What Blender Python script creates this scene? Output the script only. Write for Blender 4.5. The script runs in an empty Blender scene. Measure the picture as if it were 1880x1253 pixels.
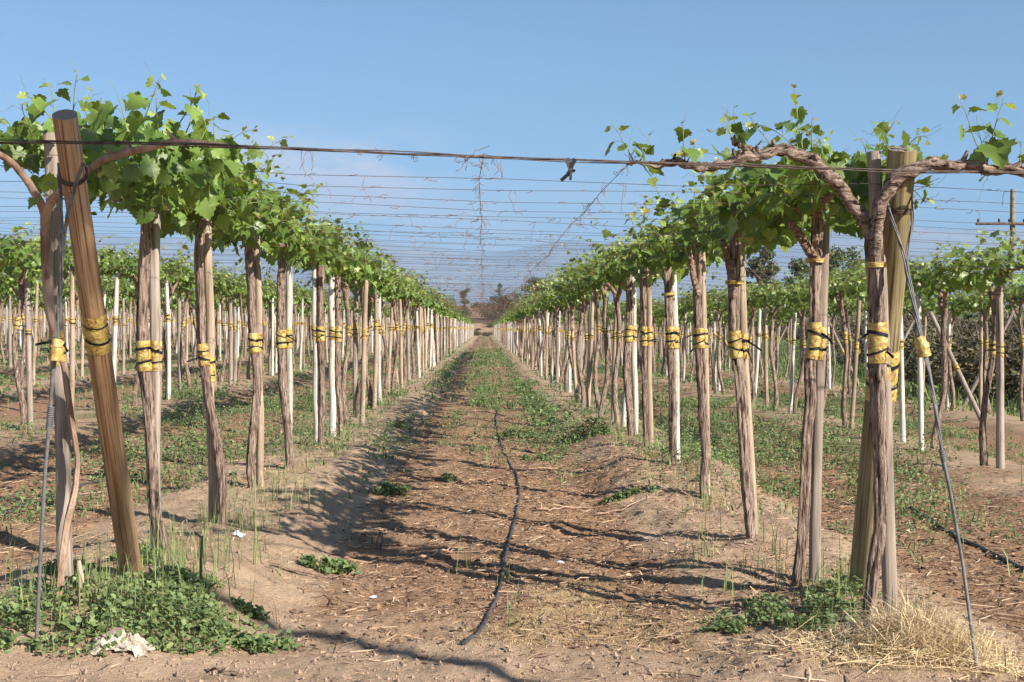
import bpy, math, random
import numpy as np
from mathutils import Vector, Matrix

rnd = random.Random(11)
nr = np.random.default_rng(7)
C = bpy.context.scene.collection
scn = bpy.context.scene

# ------------------------------------------------------------------ camera
EYE = Vector((0.0, 0.0, 1.4))
FPX = 2350.0                       # focal length in photograph pixels (1880 wide)
VPX, VPY = 888.0, 602.0            # where the rows vanish in the photograph
cam_data = bpy.data.cameras.new("camera")
cam_data.sensor_width = 36.0
cam_data.lens = 36.0 * FPX / 1880.0
cam_data.clip_start = 0.1
cam_data.clip_end = 60000.0
cam = bpy.data.objects.new("camera", cam_data)
C.objects.link(cam)
YAW = math.atan((940 - VPX) / FPX)
PITCH = math.atan((626.5 - VPY) / FPX)
cam.location = EYE
cam.rotation_euler = (math.pi / 2 - PITCH, 0.0, -YAW)
scn.camera = cam
CAMROT = cam.rotation_euler.to_matrix()

# ------------------------------------------------------------------ sun, sky, exposure
SUN_DIR = Vector((1.33, -1.13, 1.0)).normalized()          # towards the sun
SUN_EL = math.asin(SUN_DIR.z)
SUN_AZ = math.atan2(SUN_DIR.x, SUN_DIR.y)                   # clockwise from +Y
sun_data = bpy.data.lights.new("sun", 'SUN')
sun_data.energy = 5.0
sun_data.angle = math.radians(0.5)
sun_data.color = (1.0, 0.93, 0.83)
sun = bpy.data.objects.new("sun", sun_data)
C.objects.link(sun)
sun.rotation_euler = SUN_DIR.to_track_quat('Z', 'Y').to_euler()
sun.location = (30, -30, 40)

world = bpy.data.worlds.new("World")
scn.world = world
world.use_nodes = True
wt = world.node_tree
wt.nodes.clear()
def wn(t, **k):
    n = wt.nodes.new(t)
    for a, b in k.items():
        setattr(n, a, b)
    return n
w_out = wn('ShaderNodeOutputWorld')
w_bg = wn('ShaderNodeBackground')
w_bg.inputs['Strength'].default_value = 0.070
sky = wn('ShaderNodeTexSky')
sky.sky_type = 'NISHITA'
sky.sun_disc = False
sky.sun_elevation = SUN_EL
sky.sun_rotation = SUN_AZ
sky.altitude = 900.0
sky.air_density = 1.0
sky.dust_density = 0.6
sky.ozone_density = 3.6
# thin fair-weather clouds low over the hills, seen by direction
geo = wn('ShaderNodeTexCoord')
sep = wn('ShaderNodeSeparateXYZ')
wt.links.new(geo.outputs['Generated'], sep.inputs[0])
def wm(op, a, b=None, c=None):
    n = wn('ShaderNodeMath', operation=op)
    for i, v in enumerate((a, b, c)):
        if v is None:
            continue
        if isinstance(v, (int, float)):
            n.inputs[i].default_value = v
        else:
            wt.links.new(v, n.inputs[i])
    return n.outputs[0]
def wrange(v, a, b):
    n = wn('ShaderNodeMapRange', interpolation_type='SMOOTHSTEP')
    wt.links.new(v, n.inputs[0])
    n.inputs[1].default_value, n.inputs[2].default_value = a, b
    return n.outputs[0]
mp = wn('ShaderNodeMapping')
mp.inputs['Scale'].default_value = (9.0, 9.0, 26.0)
mp.inputs['Location'].default_value = (0.35, 0.0, 0.2)
wt.links.new(geo.outputs['Generated'], mp.inputs[0])
cn = wn('ShaderNodeTexNoise')
cn.inputs['Scale'].default_value = 1.0
cn.inputs['Detail'].default_value = 7.0
cn.inputs['Roughness'].default_value = 0.55
wt.links.new(mp.outputs[0], cn.inputs['Vector'])
puff = wrange(cn.outputs['Fac'], 0.36, 0.56)
band = wm('MULTIPLY', wrange(sep.outputs['Z'], 0.04, 0.09), wrange(sep.outputs['Z'], 0.165, 0.125))
side = wm('MULTIPLY', wrange(sep.outputs['X'], -0.30, -0.19), wrange(sep.outputs['X'], 0.0, -0.10))
cl = wm('MULTIPLY', wm('MULTIPLY', puff, band), wm('MULTIPLY', side, 0.9))
cmix = wn('ShaderNodeMixRGB')
cmix.inputs[2].default_value = (6.6, 6.2, 6.6, 1)
veil = wm('MULTIPLY', wrange(sep.outputs['Z'], 0.135, 0.075), wrange(cn.outputs['Fac'], 0.25, 0.75))
veil = wm('MULTIPLY', veil, wm('MULTIPLY', wrange(sep.outputs['X'], 0.42, 0.0), 0.75))
cl = wm('MINIMUM', wm('ADD', cl, veil), 0.85)
wt.links.new(cl, cmix.inputs[0])
wt.links.new(sky.outputs[0], cmix.inputs[1])
wt.links.new(cmix.outputs[0], w_bg.inputs['Color'])
wt.links.new(w_bg.outputs[0], w_out.inputs[0])

scn.view_settings.view_transform = 'Standard'
scn.view_settings.look = 'None'
scn.view_settings.exposure = 0.92
scn.view_settings.gamma = 1.0
scn.view_settings.use_curve_mapping = False
scn.cycles.max_bounces = 6
scn.cycles.transparent_max_bounces = 6
scn.cycles.volume_bounces = 0

# ------------------------------------------------------------------ measuring
def at(px, py, Y):
    """The point at depth Y (metres along the rows) seen at a pixel of the photograph."""
    d = CAMROT @ Vector(((px - 940.0) / FPX, -(py - 626.5) / FPX, -1.0))
    return EYE + d * (Y / d.y)

def hash2(ix, iy, s):
    h = (ix.astype(np.int64) * 374761393 + iy.astype(np.int64) * 668265263 + s * 982451653) & 0xFFFFFFFF
    h = ((h ^ (h >> 13)) * 1274126177) & 0xFFFFFFFF
    h = h ^ (h >> 16)
    return (h & 0xFFFF) / 65535.0
def vnoise(x, y, s=0):
    x = np.asarray(x, float); y = np.asarray(y, float)
    ix = np.floor(x); iy = np.floor(y)
    fx = x - ix; fy = y - iy
    fx = fx * fx * (3 - 2 * fx); fy = fy * fy * (3 - 2 * fy)
    a = hash2(ix, iy, s); b = hash2(ix + 1, iy, s); c = hash2(ix, iy + 1, s); d = hash2(ix + 1, iy + 1, s)
    return (a * (1 - fx) + b * fx) * (1 - fy) + (c * (1 - fx) + d * fx) * fy
def fnoise(x, y, s=0, o=3):
    t, a, n = 0.0, 0.5, 0.0
    for k in range(o):
        t = t + a * vnoise(x * 2 ** k, y * 2 ** k, s + k); n += a; a *= 0.5
    return t / n
def sstep(a, b, x):
    t = np.clip((np.asarray(x, float) - a) / (b - a), 0, 1)
    return t * t * (3 - 2 * t)

XL, XR, PITCHX, STEP = -1.87, 1.84, 3.68, 1.7
FIELD_END, FIELD_RIGHT = 218.0, 11.2
def row_x(k):                       # k=0 the row left of the track, k=1 the row right of it
    return XR + (k - 1) * PITCHX if k >= 1 else XL + k * PITCHX
LTOP = ((5.0, 5.8, 6.8, 7.5, 9.0, 10.5, 12.3, 14.5, 16, 30, 1000), (0.02, 0.10, 0.10, 0.09, 0.03, 0.09, 0.06, 0.04, 0.03, 0.05, 0.05))
RTOP = ((5.0, 6.0, 7.2, 8.8, 10.6, 12.2, 14, 16, 20, 30, 1000), (-0.06, -0.02, -0.05, -0.03, 0.0, 0.09, 0.08, 0.06, 0.03, -0.04, -0.05))
def ground(X, Y, fine=True):
    X = np.asarray(X, float); Y = np.asarray(Y, float)
    base = -0.025 * np.clip(X, -45, 14)
    wob = (fnoise(Y * 0.45, X * 0 + 3.3, 5, 2) - 0.5) * 0.35
    k = np.where(X < 0, np.round((X - XL) / PITCHX), np.round((X - XR) / PITCHX) + 1)
    xr = np.where(k >= 1, XR + (k - 1) * PITCHX, XL + k * PITCHX)
    d = np.abs(X - xr + wob * 0.4)
    inner = ((k == 0) & (X > xr)) | ((k == 1) & (X < xr))
    bump = 1 - np.where(k == 0, sstep(0.42, 0.95, d), np.where(k == 1, sstep(0.35, 1.0, d), sstep(0.4, 1.1, d)))
    top = np.where(k == 0, np.interp(Y, *LTOP), np.where(k == 1, np.interp(Y, *RTOP), base + 0.02))
    inside = sstep(FIELD_END + 3, FIELD_END, Y) * sstep(FIELD_RIGHT + 1.5, FIELD_RIGHT, X) * sstep(4.7, 6.2, Y + 0.5 * np.sin(X * 1.7))
    floor = base - 0.095
    z = floor + (top - floor) * bump * inside
    z = z + (1 - sstep(4.3, 5.7, Y)) * 0.05 * sstep(-30, 3, Y)
    z = z + 2.6 * sstep(224, 246, Y) + 4.5 * sstep(244, 330, Y)
    z = z + 0.9 * sstep(13.5, 20, X) * sstep(20, 30, Y) * (1 - sstep(190, 230, Y))
    z = z + (fnoise(X * 0.9, Y * 0.9, 11, 2) - 0.5) * 0.07
    if fine:
        near = np.clip(1 - (Y - 12) / 14, 0, 1)
        z = z + (fnoise(X * 3.2, Y * 3.2, 21, 3) - 0.5) * 0.085
        z = z + near * (np.abs(fnoise(X * 11, Y * 11, 31, 3) - 0.5) * -0.05 + (fnoise(X * 26, Y * 26, 33, 2) - .5) * 0.016)
    return z
def gz(x, y):
    return float(ground(np.array([x]), np.array([y]))[0])
def gp(px, py):
    """Where the ray through a pixel meets the ground."""
    d = CAMROT @ Vector(((px - 940.0) / FPX, -(py - 626.5) / FPX, -1.0))
    t = np.linspace(3.5, 80, 6000)
    x = EYE.x + d.x * t / d.y; y = EYE.y + t; z = EYE.z + d.z * t / d.y
    g = ground(x, y)
    i = int(np.argmax(z < g))
    return Vector((x[i], y[i], g[i]))

# ------------------------------------------------------------------ materials
def mat(name):
    m = bpy.data.materials.new(name)
    m.use_nodes = True
    nt = m.node_tree
    b = nt.nodes['Principled BSDF']
    return m, nt, b
def N(nt, t, **k):
    n = nt.nodes.new(t)
    for a, v in k.items():
        setattr(n, a, v)
    return n
def noise_node(nt, scale, stretch=(1, 1, 1), detail=5.0, rough=0.55, dist=0.0, per_object=True):
    tc = N(nt, 'ShaderNodeTexCoord')
    mpn = N(nt, 'ShaderNodeMapping')
    mpn.inputs['Scale'].default_value = stretch
    nt.links.new(tc.outputs['Object'], mpn.inputs['Vector'])
    if per_object:
        oi = N(nt, 'ShaderNodeObjectInfo')
        mu = N(nt, 'ShaderNodeMath', operation='MULTIPLY')
        mu.inputs[1].default_value = 37.0
        nt.links.new(oi.outputs['Random'], mu.inputs[0])
        nt.links.new(mu.outputs[0], mpn.inputs['Location'])
    n = N(nt, 'ShaderNodeTexNoise')
    n.inputs['Scale'].default_value = scale
    n.inputs['Detail'].default_value = detail
    n.inputs['Roughness'].default_value = rough
    n.inputs['Distortion'].default_value = dist
    nt.links.new(mpn.outputs[0], n.inputs['Vector'])
    return n.outputs['Fac']
def ramp(nt, fac, stops):
    r = N(nt, 'ShaderNodeValToRGB')
    el = r.color_ramp.elements
    while len(el) < len(stops):
        el.new(0.5)
    for e, (p, c) in zip(el, stops):
        e.position = p
        e.color = (*c, 1)
    nt.links.new(fac, r.inputs[0])
    return r.outputs[0]
def mixc(nt, fac, a, b, mode='MIX'):
    n = N(nt, 'ShaderNodeMixRGB', blend_type=mode)
    for i, v in enumerate((fac, a, b)):
        if isinstance(v, (int, float)):
            n.inputs[i].default_value = v
        elif isinstance(v, tuple):
            n.inputs[i].default_value = (*v, 1)
        else:
            nt.links.new(v, n.inputs[i])
    return n.outputs[0]
def bump(nt, b, h, strength, dist):
    n = N(nt, 'ShaderNodeBump')
    n.inputs['Strength'].default_value = strength
    n.inputs['Distance'].default_value = dist
    nt.links.new(h, n.inputs['Height'])
    nt.links.new(n.outputs[0], b.inputs['Normal'])

def bark_material(name, dark, mid, light, stretch=(75, 75, 9)):
    m, nt, b = mat(name)
    f = noise_node(nt, 1.0, stretch, 6, 0.6, 0.6)
    f2 = noise_node(nt, 3.0, (1, 1, 1), 3)
    c = ramp(nt, f, [(0.36, dark), (0.46, mid), (0.60, light)])
    c = mixc(nt, 0.45, c, ramp(nt, f2, [(0.3, (0.55, 0.5, 0.48)), (0.7, (1, 1, 1))]), 'MULTIPLY')
    oi = N(nt, 'ShaderNodeObjectInfo')
    c = mixc(nt, 0.5, c, ramp(nt, oi.outputs['Random'], [(0, (0.8, 0.74, 0.68)), (1, (1, 0.97, 0.95))]), 'MULTIPLY')
    nt.links.new(c, b.inputs['Base Color'])
    b.inputs['Roughness'].default_value = 0.95
    b.inputs['Specular IOR Level'].default_value = 0.1
    bump(nt, b, f, 1.0, 0.03)
    return m
M_BARK = bark_material('vine_bark', (0.050, 0.035, 0.027), (0.245, 0.178, 0.138), (0.48, 0.375, 0.305))
M_CANE = bark_material('vine_cane', (0.10, 0.065, 0.045), (0.29, 0.20, 0.145), (0.46, 0.34, 0.26), (55, 11, 55))
M_ARMX = bark_material('vine_arm_bark', (0.050, 0.035, 0.027), (0.245, 0.178, 0.138), (0.48, 0.375, 0.305), (11, 70, 55))
M_YCANE = bark_material('young_cane', (0.25, 0.15, 0.10), (0.42, 0.28, 0.20), (0.52, 0.38, 0.29), (14, 14, 5))

def wood_material(name, dark, mid, light, stretch=(46, 46, 2.2), vary=(0.75, 1.0), bmp=0.5):
    m, nt, b = mat(name)
    f = noise_node(nt, 1.0, stretch, 5, 0.6, 0.2)
    f2 = noise_node(nt, 2.6, (1.6, 1.6, 0.6), 5)
    c = ramp(nt, f, [(0.28, dark), (0.42, mid), (0.62, light)])
    c = mixc(nt, 0.85 if bmp > .6 else 0.6, c, ramp(nt, f2, [(0.34, (0.50, 0.50, 0.45)), (0.48, (0.90, 0.83, 0.74)), (0.60, (1, 1, 1))]), 'MULTIPLY')
    fc_ = noise_node(nt, 1.0, (stretch[0] * 2.6, stretch[1] * 2.6, stretch[2] * 1.1), 4, 0.6, 0.1)
    c = mixc(nt, 0.8 if bmp > .6 else 0.4, c, ramp(nt, fc_, [(0.36, (0.25, 0.22, 0.2)), (0.45, (1, 1, 1))]), 'MULTIPLY')
    oi = N(nt, 'ShaderNodeObjectInfo')
    c = mixc(nt, 1.0, c, ramp(nt, oi.outputs['Random'], [(0, (vary[0],) * 3), (1, (vary[1],) * 3)]), 'MULTIPLY')
    nt.links.new(c, b.inputs['Base Color'])
    b.inputs['Roughness'].default_value = 0.85
    b.inputs['Specular IOR Level'].default_value = 0.2
    bump(nt, b, f, bmp, 0.005)
    return m
M_GREY = wood_material('weathered_grey_wood', (0.10, 0.08, 0.065), (0.31, 0.255, 0.215), (0.43, 0.37, 0.32))
M_PALE = wood_material('peeled_pale_wood', (0.30, 0.26, 0.22), (0.64, 0.60, 0.53), (0.80, 0.77, 0.71), (36, 36, 2), (0.66, 1.0), 0.35)
M_TAN = wood_material('tan_wood', (0.17, 0.125, 0.09), (0.42, 0.32, 0.235), (0.56, 0.45, 0.35))
M_POST = wood_material('red_brown_post_wood', (0.11, 0.058, 0.032), (0.38, 0.225, 0.125), (0.50, 0.35, 0.22), (48, 48, 1.5), (0.95, 1.0), 1.0)
M_GPOST = wood_material('olive_post_wood', (0.07, 0.055, 0.03), (0.25, 0.205, 0.11), (0.36, 0.30, 0.175), (48, 48, 1.6), (0.95, 1.0), 1.0)
# sawn end of a round post: growth rings
def end_grain(name, a, bcol):
    m, nt, b = mat(name)
    tc = N(nt, 'ShaderNodeTexCoord')
    w = N(nt, 'ShaderNodeTexWave', wave_type='RINGS', rings_direction='Z')
    w.inputs['Scale'].default_value = 38.0
    w.inputs['Distortion'].default_value = 2.5
    w.inputs['Detail'].default_value = 3.0
    nt.links.new(tc.outputs['Object'], w.inputs['Vector'])
    nt.links.new(ramp(nt, w.outputs['Fac'], [(0.2, a), (0.8, bcol)]), b.inputs['Base Color'])
    b.inputs['Roughness'].default_value = 0.9
    bump(nt, b, w.outputs['Fac'], 0.4, 0.004)
    return m
M_END = end_grain('sawn_end_grain', (0.17, 0.12, 0.085), (0.34, 0.27, 0.21))

def simple(name, col, rough=0.6, metal=0.0, spec=0.3, var=None, scale=20.0, bmp=0.0):
    m, nt, b = mat(name)
    b.inputs['Base Color'].default_value = (*col, 1)
    b.inputs['Roughness'].default_value = rough
    b.inputs['Metallic'].default_value = metal
    b.inputs['Specular IOR Level'].default_value = spec
    if var:
        f = noise_node(nt, scale, (1, 1, 1), 4)
        nt.links.new(ramp(nt, f, [(0.35, var), (0.62, col)]), b.inputs['Base Color'])
        if bmp:
            bump(nt, b, f, bmp, 0.01)
    return m
def wrap_material():
    m, nt, b = mat('yellow_plastic_wrap')
    f = noise_node(nt, 24.0, (1, 1, 1.4), 4, 0.6, 1.2)
    c = ramp(nt, f, [(0.32, (0.17, 0.085, 0.035)), (0.43, (0.35, 0.20, 0.055)), (0.52, (0.45, 0.33, 0.085)), (0.64, (0.50, 0.43, 0.15)), (0.76, (0.64, 0.60, 0.36))])
    nt.links.new(c, b.inputs['Base Color'])
    b.inputs['Roughness'].default_value = 0.42
    b.inputs['Specular IOR Level'].default_value = 0.5
    bump(nt, b, noise_node(nt, 30.0, (1, 1, 0.7), 3, 0.5, 1.2), 0.7, 0.012)
    return m
M_WRAP = wrap_material()
M_TIE = simple('black_plastic_tie', (0.012, 0.012, 0.014), 0.55, 0, 0.25)
M_WHITE_TIE = simple('white_plastic_tie', (0.72, 0.71, 0.68), 0.5)
M_WIRE = simple('rusty_steel_wire', (0.13, 0.10, 0.085), 0.6, 0.5, 0.4, (0.07, 0.04, 0.03), 30)
M_CABLE = simple('galvanised_cable', (0.18, 0.175, 0.17), 0.6, 0.1, 0.35, (0.10, 0.10, 0.10), 25)
M_HOSE = simple('black_irrigation_pipe', (0.045, 0.045, 0.05), 0.55, 0, 0.4, (0.11, 0.10, 0.09), 12)
M_RAG = simple('dirty_white_plastic', (0.56, 0.49, 0.40), 0.8, 0, 0.2, (0.26, 0.20, 0.15), 14, 0.5)
M_BAG = simple('pale_blue_plastic_bag', (0.66, 0.73, 0.80), 0.35, 0, 0.5, (0.5, 0.6, 0.7), 9, 0.5)
M_POLE = simple('utility_pole_wood', (0.30, 0.25, 0.18), 0.9, 0, 0.2, (0.17, 0.14, 0.10), 5)

def tinted(name, cols, rough=0.55, spec=0.35, translucent=0.0, tcol=None):
    """Colour along a ramp by the mesh's own tint attribute (r picks the colour, g its value)."""
    m, nt, b = mat(name)
    a = N(nt, 'ShaderNodeAttribute', attribute_name='tint')
    s = N(nt, 'ShaderNodeSeparateColor')
    nt.links.new(a.outputs['Color'], s.inputs[0])
    c = ramp(nt, s.outputs[0], cols)
    c = mixc(nt, 1.0, c, ramp(nt, s.outputs[1], [(0, (0.68,) * 3), (1, (1.2,) * 3)]), 'MULTIPLY')
    nt.links.new(c, b.inputs['Base Color'])
    b.inputs['Roughness'].default_value = rough
    b.inputs['Specular IOR Level'].default_value = spec
    if translucent:
        t = N(nt, 'ShaderNodeBsdfTranslucent')
        tc = mixc(nt, 1.0, c, tcol or (1.6, 1.5, 0.6), 'MULTIPLY')
        nt.links.new(tc, t.inputs['Color'])
        mx = N(nt, 'ShaderNodeMixShader')
        mx.inputs[0].default_value = translucent
        nt.links.new(b.outputs[0], mx.inputs[1])
        nt.links.new(t.outputs[0], mx.inputs[2])
        nt.links.new(mx.outputs[0], nt.nodes['Material Output'].inputs['Surface'])
    return m
M_LEAF = tinted('vine_leaf', [(0.0, (0.095, 0.165, 0.032)), (0.4, (0.190, 0.285, 0.058)), (0.75, (0.35, 0.43, 0.11)), (1.0, (0.40, 0.34, 0.13))], 0.40, 0.5, 0.30)
M_SHOOT = tinted('green_shoot', [(0, (0.16, 0.24, 0.06)), (1, (0.27, 0.24, 0.10))], 0.5)
M_WEED = tinted('weed_leaf', [(0, (0.095, 0.145, 0.058)), (0.5, (0.175, 0.240, 0.095)), (1, (0.31, 0.36, 0.145))], 0.55, 0.3, 0.22)
M_STRAW = tinted('dry_straw', [(0, (0.35, 0.225, 0.115)), (0.5, (0.55, 0.405, 0.225)), (1, (0.77, 0.62, 0.385))], 0.8, 0.2)
M_LITTER = tinted('dry_litter', [(0, (0.12, 0.07, 0.045)), (0.5, (0.34, 0.22, 0.145)), (1, (0.60, 0.46, 0.31))], 0.9, 0.15)
M_TREE = tinted('tree_leaf', [(0, (0.055, 0.085, 0.038)), (0.5, (0.115, 0.150, 0.062)), (1, (0.22, 0.20, 0.115))], 0.7, 0.2, 0.15)
M_SCRUB = tinted('scrub_leaf', [(0, (0.06, 0.06, 0.035)), (0.5, (0.13, 0.12, 0.07)), (1, (0.27, 0.225, 0.145))], 0.8, 0.15, 0.1)
M_TREEBARK = simple('tree_bark', (0.17, 0.13, 0.10), 0.95, 0, 0.1, (0.08, 0.06, 0.05), 6)
M_DRYVINE = simple('dried_tendril', (0.30, 0.18, 0.12), 0.85, 0, 0.2, (0.14, 0.08, 0.06), 30)

def ground_material():
    m, nt, b = mat('vineyard_soil')
    a = N(nt, 'ShaderNodeAttribute', attribute_name='zone')
    s = N(nt, 'ShaderNodeSeparateColor')
    nt.links.new(a.outputs['Color'], s.inputs[0])
    fine = noise_node(nt, 46.0, (1, 1, 1), 8, 0.72, 0, False)
    mid = noise_node(nt, 3.2, (1, 1, 1), 5, 0.6, 0, False)
    chips = noise_node(nt, 1.0, (36, 60, 20), 5, 0.7, 0.8, False)
    sand = ramp(nt, mid, [(0.3, (0.37, 0.258, 0.172)), (0.7, (0.52, 0.38, 0.263))])
    sand = mixc(nt, 0.5, sand, ramp(nt, fine, [(0.30, (0.58, 0.54, 0.50)), (0.49, (1.06, 1.03, 1.0))]), 'MULTIPLY')
    litter = ramp(nt, chips, [(0.29, (0.085, 0.047, 0.029)), (0.45, (0.265, 0.152, 0.090)), (0.60, (0.43, 0.275, 0.165)), (0.74, (0.60, 0.45, 0.29))])
    straw = ramp(nt, chips, [(0.3, (0.24, 0.15, 0.08)), (0.55, (0.44, 0.315, 0.175)), (0.75, (0.58, 0.45, 0.27))])
    green = ramp(nt, fine, [(0.3, (0.06, 0.10, 0.03)), (0.7, (0.15, 0.19, 0.07))])
    def soft(mask, thr):
        ad = N(nt, 'ShaderNodeMath', operation='ADD')
        nt.links.new(mask, ad.inputs[0]); nt.links.new(chips, ad.inputs[1])
        r = N(nt, 'ShaderNodeMapRange', interpolation_type='SMOOTHSTEP')
        nt.links.new(ad.outputs[0], r.inputs[0])
        r.inputs[1].default_value, r.inputs[2].default_value = thr - 0.16, thr + 0.16
        return r.outputs[0]
    c = mixc(nt, soft(s.outputs[0], 1.0), sand, litter)
    c = mixc(nt, soft(s.outputs[1], 1.0), c, straw)
    c = mixc(nt, soft(s.outputs[2], 1.0), c, green)
    nt.links.new(c, b.inputs['Base Color'])
    b.inputs['Roughness'].default_value = 0.95
    b.inputs['Specular IOR Level'].default_value = 0.1
    ad = N(nt, 'ShaderNodeMath', operation='ADD')
    nt.links.new(fine, ad.inputs[0]); nt.links.new(chips, ad.inputs[1])
    bump(nt, b, ad.outputs[0], 0.85, 0.022)
    return m
M_SOIL = ground_material()
M_HILL = simple('bare_mountain', (0.35, 0.32, 0.30), 0.95, 0, 0.1, (0.25, 0.235, 0.22), 0.002)

# ------------------------------------------------------------------ mesh collecting
class MB:
    def __init__(self):
        self.v, self.f, self.n = [], [], 0      # chunks of verts; chunks (faces, mat, smooth)
        self.t = []
    def add(self, verts, faces, mi=0, smooth=True, tint=(0.5, 0.5, 0)):
        verts = np.asarray(verts, float).reshape(-1, 3)
        faces = np.asarray(faces, np.int64)
        self.v.append(verts)
        tint = np.asarray(tint, float)
        if tint.ndim == 1:
            tint = np.tile(tint, (len(verts), 1))
        self.t.append(tint)
        self.f.append((faces + self.n, mi, smooth))
        self.n += len(verts)
    def mesh(self, name, mats):
        me = bpy.data.meshes.new(name)
        V = np.concatenate(self.v); T = np.concatenate(self.t)
        me.vertices.add(len(V))
        me.vertices.foreach_set('co', V.astype(np.float32).ravel())
        loops = np.concatenate([f.ravel() for f, _, _ in self.f])
        tot = np.concatenate([np.full(len(f), f.shape[1]) for f, _, _ in self.f])
        start = np.concatenate([[0], np.cumsum(tot)[:-1]])
        me.loops.add(len(loops))
        me.loops.foreach_set('vertex_index', loops.astype(np.int32))
        me.polygons.add(len(tot))
        me.polygons.foreach_set('loop_start', start.astype(np.int32))
        me.polygons.foreach_set('material_index', np.concatenate([np.full(len(f), mi) for f, mi, _ in self.f]).astype(np.int32))
        me.polygons.foreach_set('use_smooth', np.concatenate([np.full(len(f), s) for f, _, s in self.f]).astype(bool))
        at_ = me.color_attributes.new('tint', 'FLOAT_COLOR', 'POINT')
        at_.data.foreach_set('color', np.concatenate([T, np.ones((len(T), 1))], 1).astype(np.float32).ravel())
        for m in mats:
            me.materials.append(m)
        me.update(calc_edges=True)
        me.validate()
        return me
    def build(self, name, mats, parent=None, loc=None):
        o = bpy.data.objects.new(name, self.mesh(name, mats if isinstance(mats, (list, tuple)) else [mats]))
        C.objects.link(o)
        if parent is not None:
            o.parent = parent
        if loc is not None:
            o.location = loc
        return o

def frames(P):
    P = np.asarray(P, float)
    T = np.gradient(P, axis=0)
    T /= np.linalg.norm(T, axis=1)[:, None] + 1e-9
    ref = np.array([1.0, 0, 0]) if abs(T[0][0]) < 0.8 else np.array([0, 0, 1.0])
    A = np.empty_like(P); B = np.empty_like(P)
    a = ref
    for i in range(len(P)):
        a = a - T[i] * a.dot(T[i]); a = a / (np.linalg.norm(a) + 1e-9)
        A[i] = a; B[i] = np.cross(T[i], a)
    return T, A, B
def resample(P, n, smooth=True):
    P = np.asarray([tuple(p) for p in P], float)
    if len(P) < 3:
        smooth = False
    d = np.concatenate([[0], np.cumsum(np.linalg.norm(np.diff(P, axis=0), axis=1))])
    s = np.linspace(0, d[-1], n)
    Q = np.stack([np.interp(s, d, P[:, i]) for i in range(3)], 1)
    if smooth:
        w = max(1, n // (4 * len(P)))
        k = np.ones(2 * w + 1) / (2 * w + 1)
        Qp = np.concatenate([np.repeat(Q[:1], w, 0), Q, np.repeat(Q[-1:], w, 0)])
        Q2 = np.stack([np.convolve(Qp[:, i], k, 'valid') for i in range(3)], 1)
        Q2[0], Q2[-1] = Q[0], Q[-1]
        Q = Q2
    return Q
def tube(mb, P, R, sides=8, mi=0, cap=True, rough=0.0, ridges=0.0, seed=0, tint=(0.5, 0.5, 0), smooth=True, cap_mi=None, section=None):
    P = np.asarray([tuple(p) for p in P], float); n = len(P)
    R = np.full(n, R) if np.isscalar(R) else np.asarray(R, float)
    T, A, B = frames(P)
    rg = np.random.default_rng(seed)
    th = np.linspace(0, 2 * np.pi, sides, endpoint=False)
    rr = np.ones((n, sides))
    if ridges:
        L = np.concatenate([[0], np.cumsum(np.linalg.norm(np.diff(P, axis=0), axis=1))])[:, None]
        ph = rg.random(6) * 6.28
        tw = rg.uniform(-3, 3)
        rr += ridges * (np.sin(3 * th[None] + ph[0] + tw * L) * 0.5 + np.sin(5 * th[None] + ph[1] + (tw + 2) * L + np.sin(L * 7 + ph[4])) * 0.6
                        + np.sin(8 * th[None] + ph[2] + tw * 1.3 * L + 1.2 * np.sin(L * 5 + ph[5])) * 0.45 + np.sin(L * 9 + ph[3]) * 0.25)
    if rough:
        rr += rough * (rg.random((n, sides)) - 0.5) * 2
    if section is not None:                       # superellipse power for a sawn, squarish stake
        q = (np.abs(np.cos(th)) ** section + np.abs(np.sin(th)) ** section) ** (-1 / section)
        rr *= q[None]
    V = P[:, None] + R[:, None, None] * rr[:, :, None] * (np.cos(th)[None, :, None] * A[:, None] + np.sin(th)[None, :, None] * B[:, None])
    V = V.reshape(-1, 3)
    i = np.arange(n - 1)[:, None] * sides; j = np.arange(sides)[None]; j2 = (j + 1) % sides
    F = np.stack([i + j, i + j2, i + sides + j2, i + sides + j], -1).reshape(-1, 4)
    mb.add(V, F, mi, smooth, tint)
    if cap:
        for e, ring in ((0, V[:sides]), (1, V[-sides:])):
            c = ring.mean(0)
            idx = np.arange(sides)
            tri = np.stack([np.full(sides, sides), (idx + 1) % sides, idx] if e == 0 else [np.full(sides, sides), idx, (idx + 1) % sides], -1)
            mb.add(np.concatenate([ring, c[None]]), tri, mi if (cap_mi is None or e == 0) else cap_mi, False, tint)

def tag(o, label=None, cat=None, group=None, kind=None):
    for k, v in (('label', label), ('category', cat), ('group', group), ('kind', kind)):
        if v:
            o[k] = v
    return o
def empty(name, loc, label=None, cat=None, group=None):
    o = bpy.data.objects.new(name, None)
    C.objects.link(o)
    o.location = loc
    o.empty_display_size = 0.2
    return tag(o, label, cat, group)
def dup_child(src, parent):
    c = src.copy()
    C.objects.link(c)
    c.parent = parent
    for g in src.children:
        dup_child(g, c)
    return c

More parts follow.
